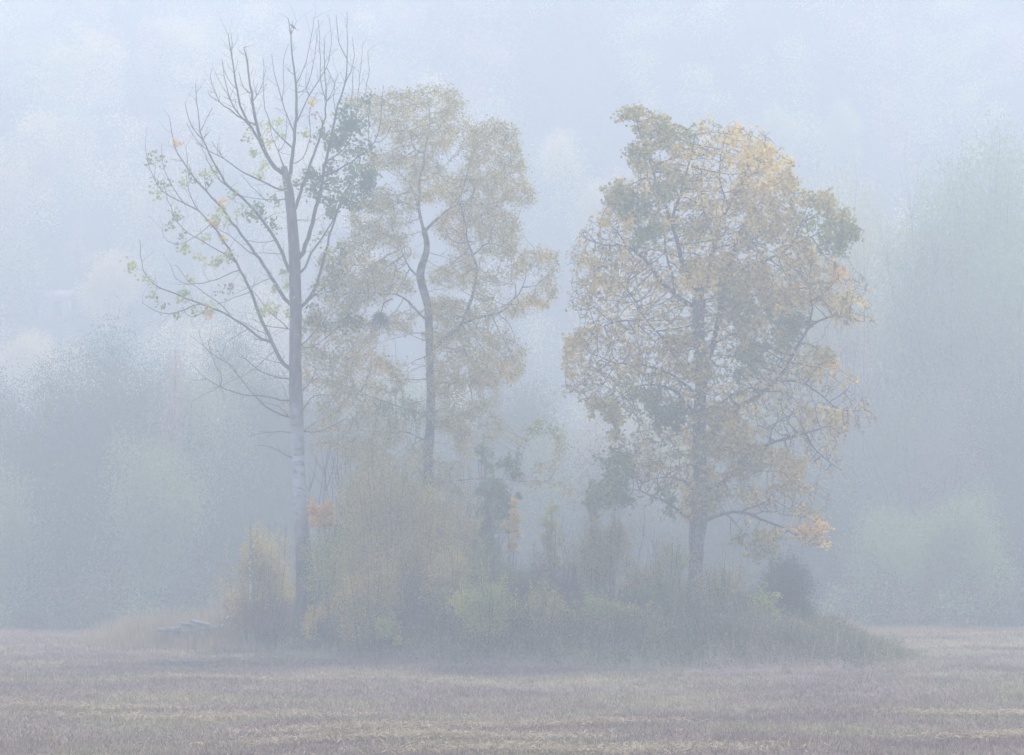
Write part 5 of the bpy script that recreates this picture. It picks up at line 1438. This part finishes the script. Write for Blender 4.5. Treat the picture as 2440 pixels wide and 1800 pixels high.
# trees one can tell apart on the hillside
HILL = [('yellow', 0, 1340, 310, 130, 'pale yellow tree on the hillside between the birch and maple crowns'),
        ('cone', 0, 180, 490, 90, 'pale pink pointed tree on the left hillside'),
        ('yellow', 1, 255, 600, 190, 'large pale yellow tree on the left hillside behind the lowest aspen leaves'),
        ('yellow', 0, 70, 790, 210, 'yellowish tree low on the hillside at the left edge'),
        ('pale', 0, 40, 560, 150, 'pale green tree on the hillside at the left edge'),
        ('pink', 0, 100, 295, 70, 'small whitish pink tree high on the left hillside'),
        ('yellow', 1, 370, 40, 160, 'pale broad tree top at the upper left of the hillside'),
        ('pink', 1, 540, 560, 120, 'faded pink tree on the hillside behind the aspen branches'),
        ('pink', 0, 1760, 225, 90, 'faint pink tree on the hillside above the maple crown'),
        ('pale', 1, 1850, 240, 130, 'faint pale green tree on the hillside right above the maple'),
        ('pale', 0, 2020, 240, 150, 'faint pale tree on the hillside left of the tallest right tree'),
        ('yellow', 1, 1420, 430, 150, 'faint yellow tree on the hillside left of the maple crown')]


def hill_Y(px, py):
    """depth at which the sight line through a pixel meets the slope"""
    Ys = np.linspace(190, 375, 800)
    P = W(np.full(800, px), np.full(800, py), Ys)
    d = P[:, 2] - zg(P[:, 0], Ys)
    k = np.where(d < 0)[0]
    return float(Ys[k[0]]) if len(k) else None


for kd, v, px, yt, wp, lab in HILL:
    Yb = hill_Y(px, yt + 190) or 250
    Yb = min(Yb, 330)
    h, w = by_px(px, yt, wp, Yb)
    ph, pw = DIM.get(kd, SIZES['low'][:2]); h = max(8, min(h, w * 1.8))
    place('hillside_tree', lab, 'tree', PROT[kd, 'low'], px, Yb, scale=(w / pw, w / pw, h / ph), rz=rng.uniform(0, 6.28), wood='trunk')

# the rest of the hillside wood: one mass
qb = QB()
mat_keys = ['far_green', 'far_pale', 'far_yellow', 'far_pink', 'needle']
cnt = 0
for k in range(560):
    Y = rng.uniform(192, 335); x = rng.uniform(-1, 1) * (Y * .25 + 12)
    z = float(zg(x, Y))
    if z < -2 or (-50 < x < -38 and 222 < Y < 246): continue
    mi = rng.choice(5, p=[.20, .30, .30, .17, .03] if x < -12 or z < 25 else [.50, .20, .12, .12, .06])  # dark crowns favoured high at centre and right: dimmer mist put into leaf colour
    h = rng.uniform(9, 16); w = rng.uniform(7, 12) if mi < 4 else rng.uniform(4.5, 6)
    for j in range(14):
        t_ = rng.uniform(.1, 1) ** .8
        f = (1.1 - t_) if mi == 4 else math.sqrt(max(.12, 1 - (2 * t_ - 1.1) ** 2))
        a = rng.uniform(0, 6.28); rr = rng.uniform(.3, .85) * w / 2 * f
        c = np.array([x + math.cos(a) * rr, Y + math.sin(a) * rr, z + h * t_ * .9])
        r = w * .17 * (.6 + .5 * f)
        u_ = rng.normal(size=(175, 3)) * r * .55
        qb.leaves(c + u_, .24, rng, .75, .2, m=int(mi))
tag(link('hillside_wood', qb.mesh('hillside_wood', [M[k_] for k_ in mat_keys] + [M['far_bark']])), 'mixed autumn wood covering the misty hillside', 'forest', kind='stuff')

# faint shed on the slope, left
px, py = 128, 742
Yh = hill_Y(px, py) or 240
hx = (px - 1220) / F * Yh
hzv = float(zg(hx, Yh))
M['wall'] = bark_mat('shed_wall', (0.22, 0.21, 0.22), (0.34, 0.33, 0.34), 2)
M['roof'] = bark_mat('shed_roof', (0.17, 0.17, 0.19), (0.25, 0.25, 0.27), 2)
M['pane'] = bark_mat('shed_door', (0.05, 0.05, 0.06), (0.09, 0.09, 0.10), 2)
t = thing('shed', 'faint small shed with a pale pitched roof on the misty slope at the left', 'shed', (hx, Yh, hzv))
q = QB(); q.box((hx, Yh, hzv - .1), (3.0, 3, 2.4)); part('wall', q, M['wall'], t)
q = QB()
q.box((hx, Yh - .93, hzv + 1.62), (3.7, 2.3, .12), tilt=(rad(26), 0)); q.box((hx, Yh + .93, hzv + 1.62), (3.7, 2.3, .12), tilt=(rad(-26), 0))
part('roof', q, M['roof'], t)
q = QB(); q.box((hx + .5, Yh - 1.53, hzv + .1), (.8, .06, 1.6)); part('door', q, M['pane'], t)
